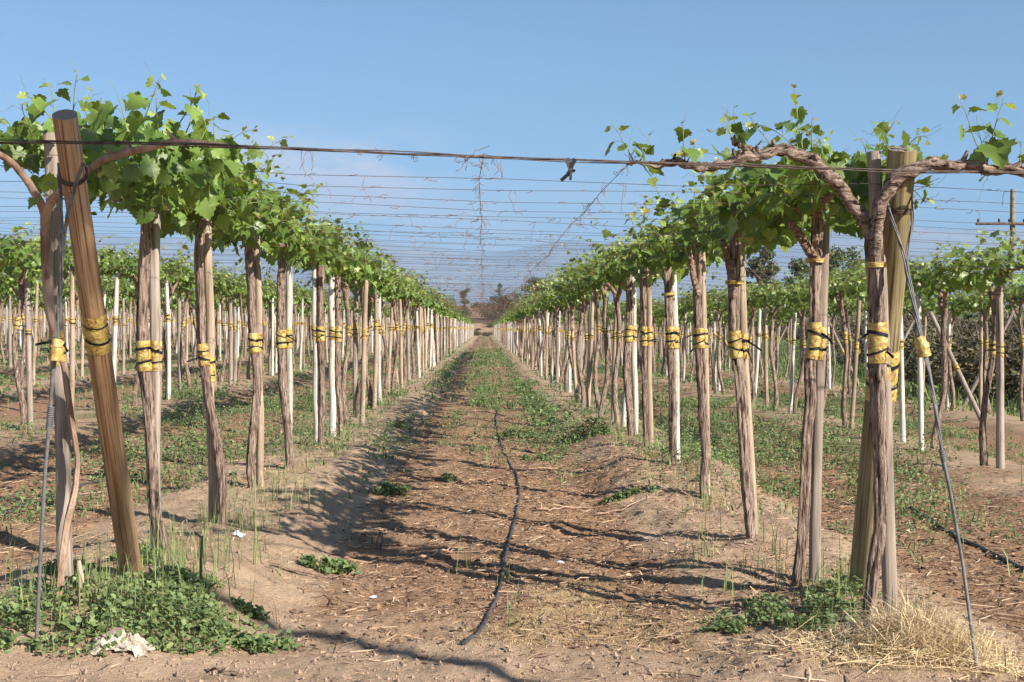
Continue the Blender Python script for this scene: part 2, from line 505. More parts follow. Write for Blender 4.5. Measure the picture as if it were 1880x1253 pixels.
# ------------------------------------------------------------------ leaves
HALF = [(0.10, -0.10), (0.30, -0.16), (0.44, -0.03), (0.40, 0.08), (0.60, 0.20), (0.54, 0.30), (0.62, 0.44), (0.40, 0.46), (0.36, 0.62), (0.24, 0.68), (0.20, 0.86), (0.09, 0.88)]
def leaf_template(low=False):
    half = [(0.30, -0.14), (0.60, 0.22), (0.58, 0.44), (0.30, 0.62)] if low else HALF
    out = [(0, 0.02)] + half + [(0, 1.04)] + [(-x, y) for x, y in reversed(half)]
    out = np.array(out)
    V = np.concatenate([[[0, 0.33]], out])
    n = len(out)
    F = np.array([[0, 1 + (k + 1) % n, 1 + k] for k in range(n)])
    return V - np.array([0, 0.0]), F
T_HI, F_HI = leaf_template()
T_LO, F_LO = leaf_template(True)
T_OV = np.array([(0, 0), (0.26, 0.3), (0.22, 0.66), (0, 1.0), (-0.22, 0.66), (-0.26, 0.3), (0, 0.45)])
F_OV = np.array([[6, 1, 0], [6, 2, 1], [6, 3, 2], [6, 4, 3], [6, 5, 4], [6, 0, 5]])

class Leaves:
    def __init__(self):
        self.p, self.y, self.n, self.s, self.t = [], [], [], [], []
    def add(self, p, y, n, s, t):
        self.p.append(tuple(p)); self.y.append(tuple(y)); self.n.append(tuple(n)); self.s.append(s); self.t.append(t)
    def bake(self, mb, mi, T, F, rg, cup=0.25):
        if not self.p:
            return
        p = np.array(self.p); y = np.array(self.y, float); nn = np.array(self.n, float); s = np.array(self.s)
        y /= np.linalg.norm(y, axis=1)[:, None] + 1e-9
        x = np.cross(y, nn); x /= np.linalg.norm(x, axis=1)[:, None] + 1e-9
        nn = np.cross(x, y)
        k = len(p)
        c1 = rg.uniform(-0.1, cup * 2, k)[:, None]; c2 = rg.uniform(-0.15, 0.45, k)[:, None]
        w = rg.uniform(0.85, 1.15, k)[:, None]; c3 = rg.uniform(-0.25, 0.25, k)[:, None]
        tx = T[None, :, 0] * w; ty = T[None, :, 1] * np.ones((k, 1))
        tz = c1 * np.abs(tx) - c2 * ty * ty + c3 * tx * ty * 2 + rg.uniform(-0.05, 0.05, (k, len(T)))
        V = p[:, None] + s[:, None, None] * (tx[..., None] * x[:, None] + ty[..., None] * y[:, None] + tz[..., None] * nn[:, None])
        Fa = (np.arange(k)[:, None, None] * len(T) + F[None]).reshape(-1, 3)
        tt = np.repeat(np.array(self.t), len(T), 0)
        mb.add(V.reshape(-1, 3), Fa, mi, True, tt)

def unit3(r):
    v = Vector((r.gauss(0, 1), r.gauss(0, 1), r.gauss(0, 1)))
    return v.normalized()
def shoot(LV, mb, base, d, length, r, size=0.10, droop=0.7, gap=0.055, stem_mi=1, young=1.0, tendril=True, thick=0.0032):
    """A green shoot from a cordon: a thin stem, leaves alternating along it and shrinking to the tip."""
    n = max(5, int(length / 0.04))
    p = Vector(base); d = Vector(d).normalized()
    pts = [p.copy()]
    side = unit3(r); side = (side - d * side.dot(d)).normalized()
    acc = r.random() * gap
    step = length / n
    for i in range(n):
        f = (i + 1) / n
        d = (d + Vector((0, 0, -1)) * droop * step * (0.4 + f) + unit3(r) * 0.10).normalized()
        p = p + d * step
        pts.append(p.copy())
        acc += step
        if acc >= gap * (1.15 - 0.4 * f):
            acc = 0
            side = -side
            sd = (side - d * side.dot(d)).normalized()
            sz = size * (1.0 - 0.72 * f ** 1.8) * r.uniform(0.75, 1.2)
            pet = (sd * 0.8 + d * 0.5 + unit3(r) * 0.3 + Vector((0, 0, 0.25))).normalized()
            q = p + pet * sz * r.uniform(0.45, 0.8)
            tip = (sd * 0.7 + d * 0.25 * f + Vector((0, 0, -0.65)) * (1.15 - f) + unit3(r) * 0.45).normalized()
            nrm = (Vector((0, 0, 0.8)) + sd * 0.55 + unit3(r) * 0.55).normalized()
            t = min(1.0, max(0.0, 0.15 + young * 0.75 * f ** 2.0 + r.gauss(0, 0.13)))
            LV.add(q, tip, nrm, sz, (t, r.random(), 0))
            tube(mb, [p, (p + q) * 0.5 + Vector((0, 0, 0.01)), q], 0.0014, 3, stem_mi, False, tint=(f, 0.6, 0))
    R = np.linspace(thick, thick * 0.35, len(pts))
    tube(mb, pts, R, 5, stem_mi, False, tint=(0.3 + 0.5 * r.random(), 0.5, 0))
    if tendril:
        q = [pts[-2]]; dd = (d + unit3(r) * 0.8).normalized()
        for k in range(6):
            dd = (dd + unit3(r) * 0.45 + Vector((0, 0, 0.1))).normalized()
            q.append(q[-1] + dd * 0.022)
        tube(mb, q, 0.0009, 3, stem_mi, False, tint=(0.9, 0.5, 0))

def canopy(mb, r, ylo=-0.95, yhi=0.95, zc=2.06, nshoot=34, nfill=150, xw=0.34, hi=True, size=0.105, xoff=0.0):
    rg = np.random.default_rng(r.randrange(1 << 30))
    LV = Leaves()
    for i in range(nshoot):
        y = r.uniform(ylo, yhi)
        x = r.gauss(0, xw * 0.55) + xoff
        a = r.random() * 6.283
        up = r.uniform(0.25, 1.3)
        d = Vector((math.cos(a) * 0.8, math.sin(a) * 0.6, up))
        shoot(LV, mb, (x, y, zc + r.uniform(-0.08, 0.06)), d, r.uniform(0.22, 0.70), r, size * r.uniform(0.75, 1.2), r.uniform(0.3, 3.4), 0.05, young=r.uniform(0.5, 1.1), tendril=r.random() < 0.6)
    for i in range(nfill):
        a = r.random() * 6.283; q = math.sqrt(r.random())
        x = math.cos(a) * q * (xw + 0.10) + xoff; z = zc + 0.06 + math.sin(a) * q * 0.17
        y = r.uniform(ylo, yhi)
        out = Vector((x - xoff, r.uniform(-0.3, 0.3), (z - zc) * 0.8))
        out = out.normalized() if out.length > 1e-3 else unit3(r)
        tip = (out * 0.5 + Vector((0, 0, -0.8)) + unit3(r) * 0.6).normalized()
        nrm = (out * 0.9 + Vector((0, 0, 0.6)) + unit3(r) * 0.6).normalized()
        LV.add((x, y, z), tip, nrm, size * r.uniform(0.55, 1.25), (min(1, max(0, r.gauss(0.22, 0.16))), r.random(), 0))
    LV.bake(mb, 0, T_HI if hi else T_LO, F_HI if hi else F_LO, rg)

# ------------------------------------------------------------------ setting: ground
def axis_points(lo, hi, step, far_lo, far_hi, g):
    a = list(np.arange(lo, hi + step * 0.5, step))
    s, x = step, a[-1]
    while x < far_hi:
        s *= g; x += s; a.append(x)
    s, x = step, a[0]
    b = []
    while x > far_lo:
        s *= g; x -= s; b.append(x)
    return np.array(b[::-1] + a)
gx = axis_points(-3.4, 3.4, 0.022, -16000, 16000, 1.055)
gy = axis_points(4.6, 12.5, 0.024, -400, 16000, 1.035)
GX, GY = np.meshgrid(gx, gy)
GZ = ground(GX, GY)
nx, ny = len(gx), len(gy)
ii = np.arange(ny - 1)[:, None] * nx; jj = np.arange(nx - 1)[None]
GF = np.stack([ii + jj, ii + jj + 1, ii + nx + jj + 1, ii + nx + jj], -1).reshape(-1, 4)
gm = MB()
gm.add(np.stack([GX, GY, GZ], -1).reshape(-1, 3), GF, 0, True)
g_ob = gm.build('ground', M_SOIL)
# zones of the surface: fallen prunings, yellow dry grass, green growth
def zones(X, Y):
    k = np.where(X < 0, np.round((X - XL) / PITCHX), np.round((X - XR) / PITCHX) + 1)
    xr = np.where(k >= 1, XR + (k - 1) * PITCHX, XL + k * PITCHX)
    d = np.abs(X - xr)
    infield = sstep(5.4, 6.6, Y + 0.25 * X * (X > 0) + (fnoise(X * 1.5, Y * 1.5, 44) - 0.5) * 1.2) * sstep(FIELD_RIGHT + 3, FIELD_RIGHT, X)
    lit = (np.where(k == 1, 0.36, np.where(k == 0, 0.20, 0.42)) + 0.50 * sstep(0.55, 1.05, d) + 0.5 * (fnoise(X * 1.3, Y * 0.9, 45) - 0.5)) * infield
    lit = np.where((k == 0) & (X > xr) & (d < 1.0), lit * sstep(0.7, 1.05, d), lit)
    st = np.exp(-((X - 0.55) / 0.75) ** 2) * sstep(5.5, 6.0, Y) * sstep(8.2, 6.9, Y) * sstep(.32, .68, fnoise(X * 2.2, Y * 2.2, 46)) * 0.85
    st = np.maximum(st, 0.9 * np.exp(-(((X - 1.9) / 0.75) ** 2 + ((Y - 5.75) / 0.35) ** 2)))
    gr = sstep(0.48, 0.72, fnoise(X * 0.55, Y * 0.35, 47)) * sstep(8, 20, Y) * 0.55 + 0.30 * sstep(25, 60, Y)
    track = np.exp(-((X + 0.05) / 0.30) ** 2) + 0.8 * np.exp(-((X - 0.95) / 0.28) ** 2) + 0.5 * np.exp(-((X + 1.1) / 0.25) ** 2)
    gr = np.where(np.abs(X) < 1.6, np.minimum(0.42, track * sstep(16, 30, Y) * (0.35 + 0.8 * fnoise(X * 1.1, Y * 0.25, 48))), gr)
    gr = np.where(Y > FIELD_END + 5, 0.12 + 0.35 * fnoise(X * 0.25, Y * 0.25, 50), gr)
    lit = np.where(Y > FIELD_END + 5, 0.25 + 0.5 * fnoise(X * 0.3, Y * 0.2, 51), lit)
    gr = np.where(X > FIELD_RIGHT, 0.45 + 0.4 * fnoise(X * 0.5, Y * 0.5, 49), gr)
    return np.clip(lit, 0, 1), np.clip(st, 0, 1), np.clip(gr, 0, 1)
Z0, Z1, Z2 = zones(GX, GY)
za = g_ob.data.color_attributes.new('zone', 'FLOAT_COLOR', 'POINT')
za.data.foreach_set('color', np.stack([Z0, Z1, Z2, np.ones_like(Z0)], -1).astype(np.float32).ravel())
tag(g_ob, 'sandy brown vineyard soil with low banks along the rows', 'ground', kind='structure')

# mountains far behind the vineyard
def mountain_range():
    xs = np.linspace(-14000, 14000, 260); ys = np.linspace(8000, 13500, 60)
    X, Y = np.meshgrid(xs, ys)
    rise = sstep(8000, 12000, Y)
    prof = 880 + 240 * (fnoise(X / 5200 + 7.3, Y * 0, 61, 4) - 0.5) * 2 + 60 * np.sin(X / 2600)
    z = rise * prof * (0.72 + 0.5 * fnoise(X / 1500, Y / 1500, 62, 4)) * (1 - 0.4 * sstep(12300, 13500, Y))
    n0, n1 = X.shape
    i = np.arange(n0 - 1)[:, None] * n1; j = np.arange(n1 - 1)[None]
    F = np.stack([i + j, i + j + 1, i + n1 + j + 1, i + n1 + j], -1).reshape(-1, 4)
    z = np.minimum(z, 1150)
    m = MB(); m.add(np.stack([X, Y, z + 4], -1).reshape(-1, 3), F)
    o = m.build('mountains', M_HILL)
    tag(o, 'long bare mountain range fading into blue haze', 'mountains', kind='structure')
    return o
mountain_range()
# ------------------------------------------------------------------ wraps and ties
def wrap(mb, P, R, zlo, zhi, seed=0, ties=True, mi=0, tie_mi=1, tails=True):
    """Plastic film wound round the part of a path between two heights, with black ties round it."""
    P = np.asarray([tuple(p) for p in P], float)
    R = np.full(len(P), R) if np.isscalar(R) else np.asarray(R, float)
    o = np.argsort(P[:, 2])
    zs = np.linspace(zlo, zhi, 11)
    Q = np.stack([np.interp(zs, P[o, 2], P[o, i]) for i in range(3)], 1)
    rr = np.interp(zs, P[o, 2], R[o])
    rg = np.random.default_rng(seed)
    f = (zs - zlo) / (zhi - zlo)
    ty = [0.30 + rg.uniform(-.04, .04), 0.70 + rg.uniform(-.05, .05)]
    puff = 1.03 + 0.06 * np.sin(f * 9.4) ** 2 - 0.05 * sum(np.exp(-((f - t) / 0.06) ** 2) for t in ty)
    tube(mb, Q, rr * puff + 0.003, 14, mi, False, rough=0.035, seed=seed)
    for t in ty if ties else ():
        z = zlo + t * (zhi - zlo)
        c = np.array([np.interp(z, zs, Q[:, i]) for i in range(3)]); r0 = float(np.interp(z, zs, rr)) * 1.05 + 0.006
        h = rg.uniform(0.003, 0.010); tl = rg.uniform(-0.4, 0.4)
        th = np.linspace(0, 2 * np.pi, 16, endpoint=False)
        ring = [np.stack([c[0] + np.cos(th) * r0, c[1] + np.sin(th) * r0, c[2] + s * h + np.cos(th) * r0 * tl], 1) for s in (-1, 1)]
        V = np.concatenate(ring)
        i = np.arange(16)
        F = np.stack([i, (i + 1) % 16, 16 + (i + 1) % 16, 16 + i], -1)
        mb.add(V, F, tie_mi, True)
        if tails:
            a = rg.uniform(3.4, 6.0)
            p0 = c + np.array([math.cos(a) * r0, math.sin(a) * r0, 0])
            dr = np.array([math.cos(a + rg.uniform(-.8, .8)), math.sin(a) * 0.6, rg.uniform(-0.7, 0.5)])
            q = [p0 + dr * s + np.array([0, 0, -s * s * 3]) for s in np.linspace(0, rg.uniform(0.05, 0.10), 5)]
            ribbon(mb, q, 0.006, tie_mi)
def ribbon(mb, q, w, mi, up=(0, 0, 1), thick=0.0015):
    q = np.asarray(q, float); up = np.asarray(up, float)
    T = np.gradient(q, axis=0)
    S = np.cross(T, up); S /= np.linalg.norm(S, axis=1)[:, None] + 1e-9
    U = np.cross(S, T); U /= np.linalg.norm(U, axis=1)[:, None] + 1e-9
    n = len(q)
    V = np.concatenate([q + U * w + S * thick, q - U * w + S * thick, q - U * w - S * thick, q + U * w - S * thick])
    F = []
    for a, b in ((0, 1), (1, 2), (2, 3), (3, 0)):
        for i in range(n - 1):
            F.append((a * n + i, a * n + i + 1, b * n + i + 1, b * n + i))
    mb.add(V, F, mi, False)

ORD = 'first second third fourth fifth sixth seventh eighth ninth tenth eleventh twelfth thirteenth fourteenth fifteenth sixteenth seventeenth eighteenth nineteenth twentieth'.split()
WIRE_Z = 2.14

# ------------------------------------------------------------------ canopies shared by the copies
CAN = []
for v in range(7):
    m = MB(); canopy(m, random.Random(100 + v), nshoot=50, nfill=70, size=0.098, xw=0.32)
    CAN.append(m.mesh('foliage', [M_LEAF, M_SHOOT]))
CANL = []
for v in range(4):
    m = MB(); canopy(m, random.Random(200 + v), nshoot=34, nfill=75, hi=False, size=0.115, xw=0.32)
    CANL.append(m.mesh('foliage', [M_LEAF, M_SHOOT]))

def generic_trunk(seed, merged):
    r = random.Random(seed)
    lean = (r.uniform(-.07, .07), r.uniform(-.08, .08))
    pts = [(0, 0, -0.12)]
    ph = r.random() * 6
    for z in (0.1, 0.35, 0.7, 1.1, 1.5, 1.78):
        pts.append((lean[0] * z + 0.048 * math.sin(z * 3.6 + ph), lean[1] * z + 0.050 * math.cos(z * 2.9 + ph), z))
    P = resample(pts, 36 if not merged else 18)
    R = np.interp(P[:, 2], [-.1, 0.15, 0.5, 1.5, 1.8], [0.048, 0.037, 0.031, 0.029, 0.037])
    tm = MB()
    tube(tm, P, R, 13 if not merged else 8, 0, True, 0.07, 0.17, seed)
    arms = []
    for s in (-1, 1):
        a = MB() if not merged else tm
        e = [P[-2], P[-1] + (r.uniform(-.05, .05), s * 0.10, 0.10), P[-1] + (r.uniform(-.15, .15), s * 0.28, 0.24), P[-1] + (r.uniform(-.2, .2), s * 0.62, 0.30), P[-1] + (r.uniform(-.2, .2), s * 0.85, 0.31)]
        Q = resample(e, 14)
        tube(a, Q, np.linspace(0.032, 0.013, 14), 8, 0, True, 0.08, 0.12, seed + s + 5)
        arms.append(a)
    wm_ = MB(); z = 1.31 + r.uniform(-.05, .05); hh = r.uniform(.045, .085)
    wrap(wm_, P, R, z - hh, z + hh, seed, tails=not merged)
    return (tm.mesh('trunk', [M_BARK]), None if merged else [a.mesh('cordon_arm', [M_CANE]) for a in arms], wm_.mesh('yellow_wrap', [M_WRAP, M_TIE]))
TRK = [generic_trunk(300 + k, False) for k in range(10)]
TRKM = [generic_trunk(330 + k, True) for k in range(6)]

def generic_stake(seed, kind, fine=True):
    r = random.Random(seed)
    top = r.uniform(1.98, 2.18)
    lx, ly = r.uniform(-.05, .05), r.uniform(-.05, .05)
    bow = r.uniform(-0.025, 0.025)
    P = np.array([(lx * z + bow * math.sin(z * 1.5), ly * z + bow * math.cos(z * 1.3), z) for z in np.linspace(-0.15, top, 16 if fine else 6)])
    r0 = {'grey': 0.036, 'pale': 0.034, 'tan': 0.033}[kind] * r.uniform(0.85, 1.12)
    R = np.linspace(r0 * 1.08, r0 * 0.88, len(P))
    if kind != 'grey':
        P = np.concatenate([P, [P[-1] + (0, 0, 0.05)]]); R = np.append(R, r0 * r.uniform(.35, .8))
    m = MB()
    tube(m, P, R, 10 if fine else 7, 0, True, 0.03 if kind == 'pale' else 0.02, 0.02, seed, section=(6 if kind == 'grey' else None))
    w = MB(); z = 1.31 + r.uniform(-.06, .06); hh = r.uniform(.04, .08)
    wrap(w, P, R, z - hh, z + hh, seed + 1, tails=fine)
    mm = {'grey': M_GREY, 'pale': M_PALE, 'tan': M_TAN}[kind]
    return m.mesh('vineyard_stake', [mm]), w.mesh('yellow_wrap', [M_WRAP, M_TIE]), kind
STK = [generic_stake(400 + k, kd) for k, kd in enumerate(['pale', 'grey', 'tan', 'tan', 'tan', 'pale', 'grey', 'pale', 'tan', 'pale'])]
KIND_WORD = {'grey': 'square grey weathered stake', 'pale': 'pale peeled stake', 'tan': 'tan round stake'}

def mesh_obj(name, me, parent=None):
    o = bpy.data.objects.new(name, me)
    C.objects.link(o)
    if parent is not None:
        o.parent = parent
    return o
def row_words(k):
    n = (1 - k) if k <= 0 else k
    side = 'left' if k <= 0 else 'right'
    return f'row {side} of the track' if n == 1 else f'{ORD[n - 1]} row {side} of the track'

# ------------------------------------------------------------------ nearest plants, shaped one by one
def near_path(pix, Y, n=46, dY=0.0, sink=0.15):
    P = [at(x, y, Y + dY) for x, y in pix]
    top, bot = (P[0], P[-1]) if P[0].z > P[-1].z else (P[-1], P[0])
    g = gz(bot.x, bot.y)
    d = g - sink - bot.z
    H = top.z - bot.z
    out = []
    for p in P:                                    # let the foot reach into the ground
        w = max(0.0, 1 - (p.z - bot.z) / (0.5 * H))
        out.append(Vector((p.x, p.y, p.z + d * w)))
    return resample(out, n)
def px_r(w, Y):
    return w / 2.0 / FPX * Y

NEAR_V = [
 # row, ordinal, base pixel, trunk pixels, widths, arms, label
 dict(k=1, i=0, base=(1600, 1148), trunk=[(1605, 418), (1607, 463), (1609, 528), (1611, 636), (1612, 684), (1613, 778), (1617, 859), (1617, 944), (1605, 1001), (1596, 1072), (1600, 1148)], w=[36, 34, 35, 36, 33, 32, 30, 28, 28, 30, 34], wrapz=(592, 668),
      label='thick shaggy grape vine trunk forking into two long arms beside the front olive post'),
 dict(k=1, i=1, base=(1472, 1080), trunk=[(1503, 385), (1500, 430), (1497, 480), (1495, 528), (1496, 623), (1486, 669), (1488, 731), (1480, 802), (1477, 887), (1472, 968), (1463, 1029), (1472, 1080)], w=24, wrapz=(592, 660),
      label='grape vine with crooked side spur, tied to square stake left of olive post'),
 dict(k=1, i=2, base=(1386, 990), trunk=[(1352, 420), (1349, 500), (1347, 579), (1350, 643), (1359, 700), (1368, 840), (1378, 944), (1386, 990)], w=24, wrapz=(608, 658),
      label='grape vine with a low fork, third from the front right of the track'),
 dict(k=1, i=3, base=(1297, 914), trunk=[(1284, 440), (1281, 539), (1283, 619), (1289, 719), (1290, 749), (1297, 817), (1291, 863), (1297, 914)], w=20, wrapz=(603, 640),
      label='grape vine with a kinked foot, fourth from the front right of the track'),
 dict(k=1, i=4, base=(1239, 851), trunk=[(1223, 470), (1225, 499), (1229, 579), (1235, 699), (1236, 771), (1239, 851)], w=18, wrapz=(600, 640),
      label='grape vine bound to a white stake, fifth from the front right of the track'),
 dict(k=1, i=5, base=(1186, 822), trunk=[(1180, 480), (1181, 507), (1183, 650), (1184, 715), (1188, 822)], w=14, wrapz=(600, 636),
      label='straight slim grape vine, sixth from the front right of the track'),
 dict(k=1, i=6, base=(1160, 800), trunk=[(1154, 500), (1157, 579), (1149, 679), (1156, 740), (1161, 800)], w=16, wrapz=(598, 628),
      label='bent grape vine, seventh from the front right of the track'),
 dict(k=0, i=0, base=(112, 1066), trunk=[(82, 399), (86, 479), (90, 571), (104, 620), (117, 668), (128, 746), (143, 819), (138, 861), (122, 913), (112, 975), (106, 1033), (116, 1066)], w=[17, 20, 21, 17, 12, 12, 12, 13, 15, 15, 15, 17], wrapz=(610, 665),
      label='thin winding grape vine with pinkish bark and two young canes beside the leaning post'),
 dict(k=0, i=1, base=(303, 1010), trunk=[(270, 330), (268, 439), (263, 519), (261, 599), (263, 652), (271, 730), (279, 835), (283, 913), (298, 965), (305, 1012)], w=[24, 24, 24, 26, 26, 25, 24, 24, 26, 28], wrapz=(626, 682),
      label='stout grape vine curving right at its foot, just behind the leaning post'),
 dict(k=0, i=2, base=(407, 974), trunk=[(368, 372), (365, 479), (369, 579), (370, 626), (383, 730), (401, 808), (409, 871), (407, 939), (405, 975)], w=20, wrapz=(632, 672),
      label='grape vine crossing its round olive stake, third from the front left of the track'),
 dict(k=0, i=3, base=(472, 893), trunk=[(456, 420), (462, 539), (464, 619), (472, 690), (469, 740), (461, 808), (459, 845), (472, 893)], w=18, wrapz=(612, 648),
      label='grape vine bowed left at its foot, fourth from the front left of the track'),
 dict(k=0, i=4, base=(527, 858), trunk=[(520, 455), (516, 519), (516, 619), (518, 690), (528, 771), (533, 817), (526, 858)], w=19, wrapz=(606, 640),
      label='grape vine hiding a white stake foot, fifth from the front left of the track'),
 dict(k=0, i=5, base=(588, 822), trunk=[(589, 470), (588, 599), (591, 719), (590, 749), (587, 822)], w=16, wrapz=(600, 628),
      label='upright grape vine, sixth from the front left of the track'),
 dict(k=0, i=6, base=(624, 806), trunk=[(619, 470), (621, 619), (619, 690), (626, 760), (624, 806)], w=13, wrapz=(600, 628),
      label='slender grape vine, seventh from the front left of the track'),
]
NEAR_S = [
 dict(k=1, i=0, top=(1604, 279), bot=(1640, 1140), w=24, kind='grey', dY=0.13, wrapz=(606, 700), vine=0, label='square grey stake behind the thick front vine on the right, its foot showing beside it'),
 dict(k=1, i=1, top=(1512, 400), bot=(1494, 1086), w=19, kind='grey', dY=0.07, wrapz=(600, 662), vine=1, label='square grey stake to the left of the right front post, tied to a crooked vine'),
 dict(k=1, i=2, top=(1357, 420), bot=(1384, 960), w=17, kind='tan', dY=0.10, wrapz=(612, 660), vine=2, label='greenish round stake mostly hidden behind the third vine right of the track'),
 dict(k=1, i=3, top=(1290, 430), bot=(1299, 900), w=12, kind='tan', dY=0.10, wrapz=(604, 640), vine=3, label='thin tan stake close behind the fourth vine right of the track'),
 dict(k=1, i=4, top=(1236, 470), bot=(1244, 850), w=13, kind='pale', dY=0.02, wrapz=(600, 642), vine=4, label='clean white stake, fifth from the front right of the track'),
 dict(k=1, i=5, top=(1190, 470), bot=(1194, 822), w=11, kind='tan', dY=0.0, wrapz=(600, 636), vine=5, label='pale tan stake paired with the sixth vine right of the track'),
 dict(k=1, i=6, top=(1161, 480), bot=(1167, 798), w=11, kind='pale', dY=0.08, wrapz=(598, 628), vine=6, label='whitish stake behind the bent seventh vine right of the track'),
 dict(k=0, i=0, top=(91, 245), bot=(126, 1060), w=24, kind='grey', dY=0.12, wrapz=(606, 672), vine=7, label='grey weathered stake leaning behind the guy cable, left of the leaning post'),
 dict(k=0, i=1, top=(285, 320), bot=(285, 998), w=19, kind='grey', dY=0.06, wrapz=(626, 682), vine=8, label='straight grey stake tied to the stout vine behind the leaning post'),
 dict(k=0, i=2, top=(381, 366), bot=(391, 970), w=16, kind='tan', dY=0.08, wrapz=(655, 702), vine=9, label='round olive brown stake, third from the front left of the track'),
 dict(k=0, i=3, top=(472, 420), bot=(479, 890), w=13, kind='tan', dY=0.06, wrapz=(612, 648), vine=10, label='tan stake with a forked top, fourth from the front left of the track'),
 dict(k=0, i=4, top=(530, 452), bot=(531, 852), w=13, kind='pale', dY=0.08, wrapz=(604, 640), vine=11, label='chalk white stake, fifth from the front left of the track'),
 dict(k=0, i=5, top=(576, 470), bot=(581, 817), w=9, kind='pale', dY=0.0, wrapz=(598, 625), vine=12, label='slim white stake left of the sixth vine left of the track'),
 dict(k=0, i=6, top=(609, 470), bot=(611, 803), w=12, kind='pale', dY=0.0, wrapz=(600, 625), vine=13, label='broad white stake, seventh from the front left of the track'),
]
GV, GS = 'grape vines along the rows', 'stakes along the rows'
near_Y = []
for q, e in enumerate(NEAR_V):
    b = gp(*e['base'])
    Y = abs(XR if e['k'] else XL) / abs(at(e['base'][0], 700, 1.0).x)     # depth at which the row line passes through that pixel column
    Y = 0.5 * Y + 0.5 * b.y
    near_Y.append(Y)
    P = near_path(e['trunk'], Y, 80)
    base = Vector(P[-1]) if P[-1][2] < P[0][2] else Vector(P[0])
    base = Vector((base.x, base.y, gz(base.x, base.y)))
    t = empty('grape_vine', base, e['label'], 'grape vine', GV)
    e['t'], e['P'], e['Y'], e['b'] = t, P, Y, base
    w = e['w'] if isinstance(e['w'], list) else [e['w']] * len(e['trunk'])
    f = np.linspace(0, 1, len(w)); R = np.interp(np.linspace(0, 1, len(P)), f, [px_r(x, Y) for x in w])
    e['R'] = R
    m = MB()
    tube(m, P - np.array(base), R * 0.80, 28 if e['i'] < 3 else 20, 0, True, 0.08, 0.19, 40 + q)
    m.build('trunk', M_YCANE if (e['k'] == 0 and e['i'] == 0) else M_BARK, t)
    z1, z0 = at(0, e['wrapz'][0], Y).z, at(0, e['wrapz'][1], Y).z
    m = MB(); wrap(m, P - np.array(base), R * 0.92, z0 - base.z, z1 - base.z, 70 + q)
    m.build('yellow_wrap', [M_WRAP, M_TIE], t)
    if e['k'] == 1 and e['i'] in (0, 1, 2, 4):
        zt = at(0, {0: 485, 1: 477, 2: 518, 4: 540}[e['i']], Y).z - base.z
        m = MB(); wrap(m, P - np.array(base), R * 1.02 + (0.012 if e['i'] else 0), zt - .013, zt + .013, 170 + q, ties=False)
        m.build('yellow_band', [M_WRAP, M_TIE], t)
    if e['i'] > 0:
        r = random.Random(900 + q)
        m = MB()
        canopy(m, r, -1.0, 1.0, WIRE_Z - 0.02 - base.z + (-0.025 * base.x), 58 if e['i'] < 4 else 50, 85 if e['i'] < 4 else 75, 0.34, True, 0.108 if e['i'] < 3 else 0.10, xoff=((XR if e['k'] else XL) - base.x) * 0.7)
        m.build('foliage', [M_LEAF, M_SHOOT], t)
        top = P[0] if P[0][2] > P[-1][2] else P[-1]
        for s in (-1, 1):
            zt = WIRE_Z - 0.03
            Q = resample([top - (0, 0, 0.02), top + (r.uniform(-.06, .06), s * 0.12, (zt - top[2]) * 0.5), top + (r.uniform(-.15, .15), s * 0.35, zt - top[2]), top + (r.uniform(-.2, .2), s * 0.85, zt - top[2] + 0.02)], 14)
            m = MB(); tube(m, Q - np.array(base), np.linspace(0.034, 0.014, 14), 10, 0, True, 0.08, 0.12, q * 3 + s)
            m.build('cordon_arm', M_CANE, t)
def arm(e, pix, w, dY=0.0, name='cordon_arm', material=None, dYend=None):
    Y = e['Y']
    n = len(pix)
    de = dY if dYend is None else dYend
    P = [at(x, y, Y + dY + (de - dY) * i / (n - 1)) for i, (x, y) in enumerate(pix)]
    Q = resample(P, 8 * n)
    R = np.interp(np.linspace(0, 1, len(Q)), np.linspace(0, 1, n), [px_r(a, Y) for a in w])
    ra = random.Random(len(pix) * 3 + int(pix[0][0]))
    young = material is M_YCANE
    t_ = np.linspace(0, 1, len(Q)) * 60
    if not young:
        Q = Q + np.stack([0 * t_, 0.006 * np.sin(t_ * 1.3 + 1), 0.007 * np.sin(t_ * 0.9) + .004 * np.sin(t_ * 2.3)], 1)
        R = R * (0.9 + 0.16 * (fnoise(t_ * .9, t_ * 0 + len(pix), 5, 2) - .3))
    m = MB(); tube(m, Q - np.array(e['b']), R, 16, 0, True, 0.05 if young else 0.11, 0.05 if young else 0.17, len(pix) * 7 + int(pix[0][0]))
    for i in range(0 if n < 6 else (3 if young else 9)):
        j = ra.randrange(int(len(Q) * .35), len(Q) - 4)
        u_ = unit3(ra); u_.y = -abs(u_.y) * .5; u_.z = abs(u_.z) + .2 if ra.random() < .8 else u_.z; u_.normalize()
        L_ = ra.uniform(.02, .05) + R[j]
        p_ = Vector(Q[j]) - e['b']
        tube(m, [p_, p_ + u_ * L_ * .6, p_ + u_ * L_ + Vector((ra.uniform(-.01, .01), 0, .006))], [R[j] * .55, R[j] * .45, R[j] * .3], 7, 0, True, .15, 0, i)
    return m.build(name, material or M_ARMX, e['t'])
r0, l0 = NEAR_V[0], NEAR_V[7]
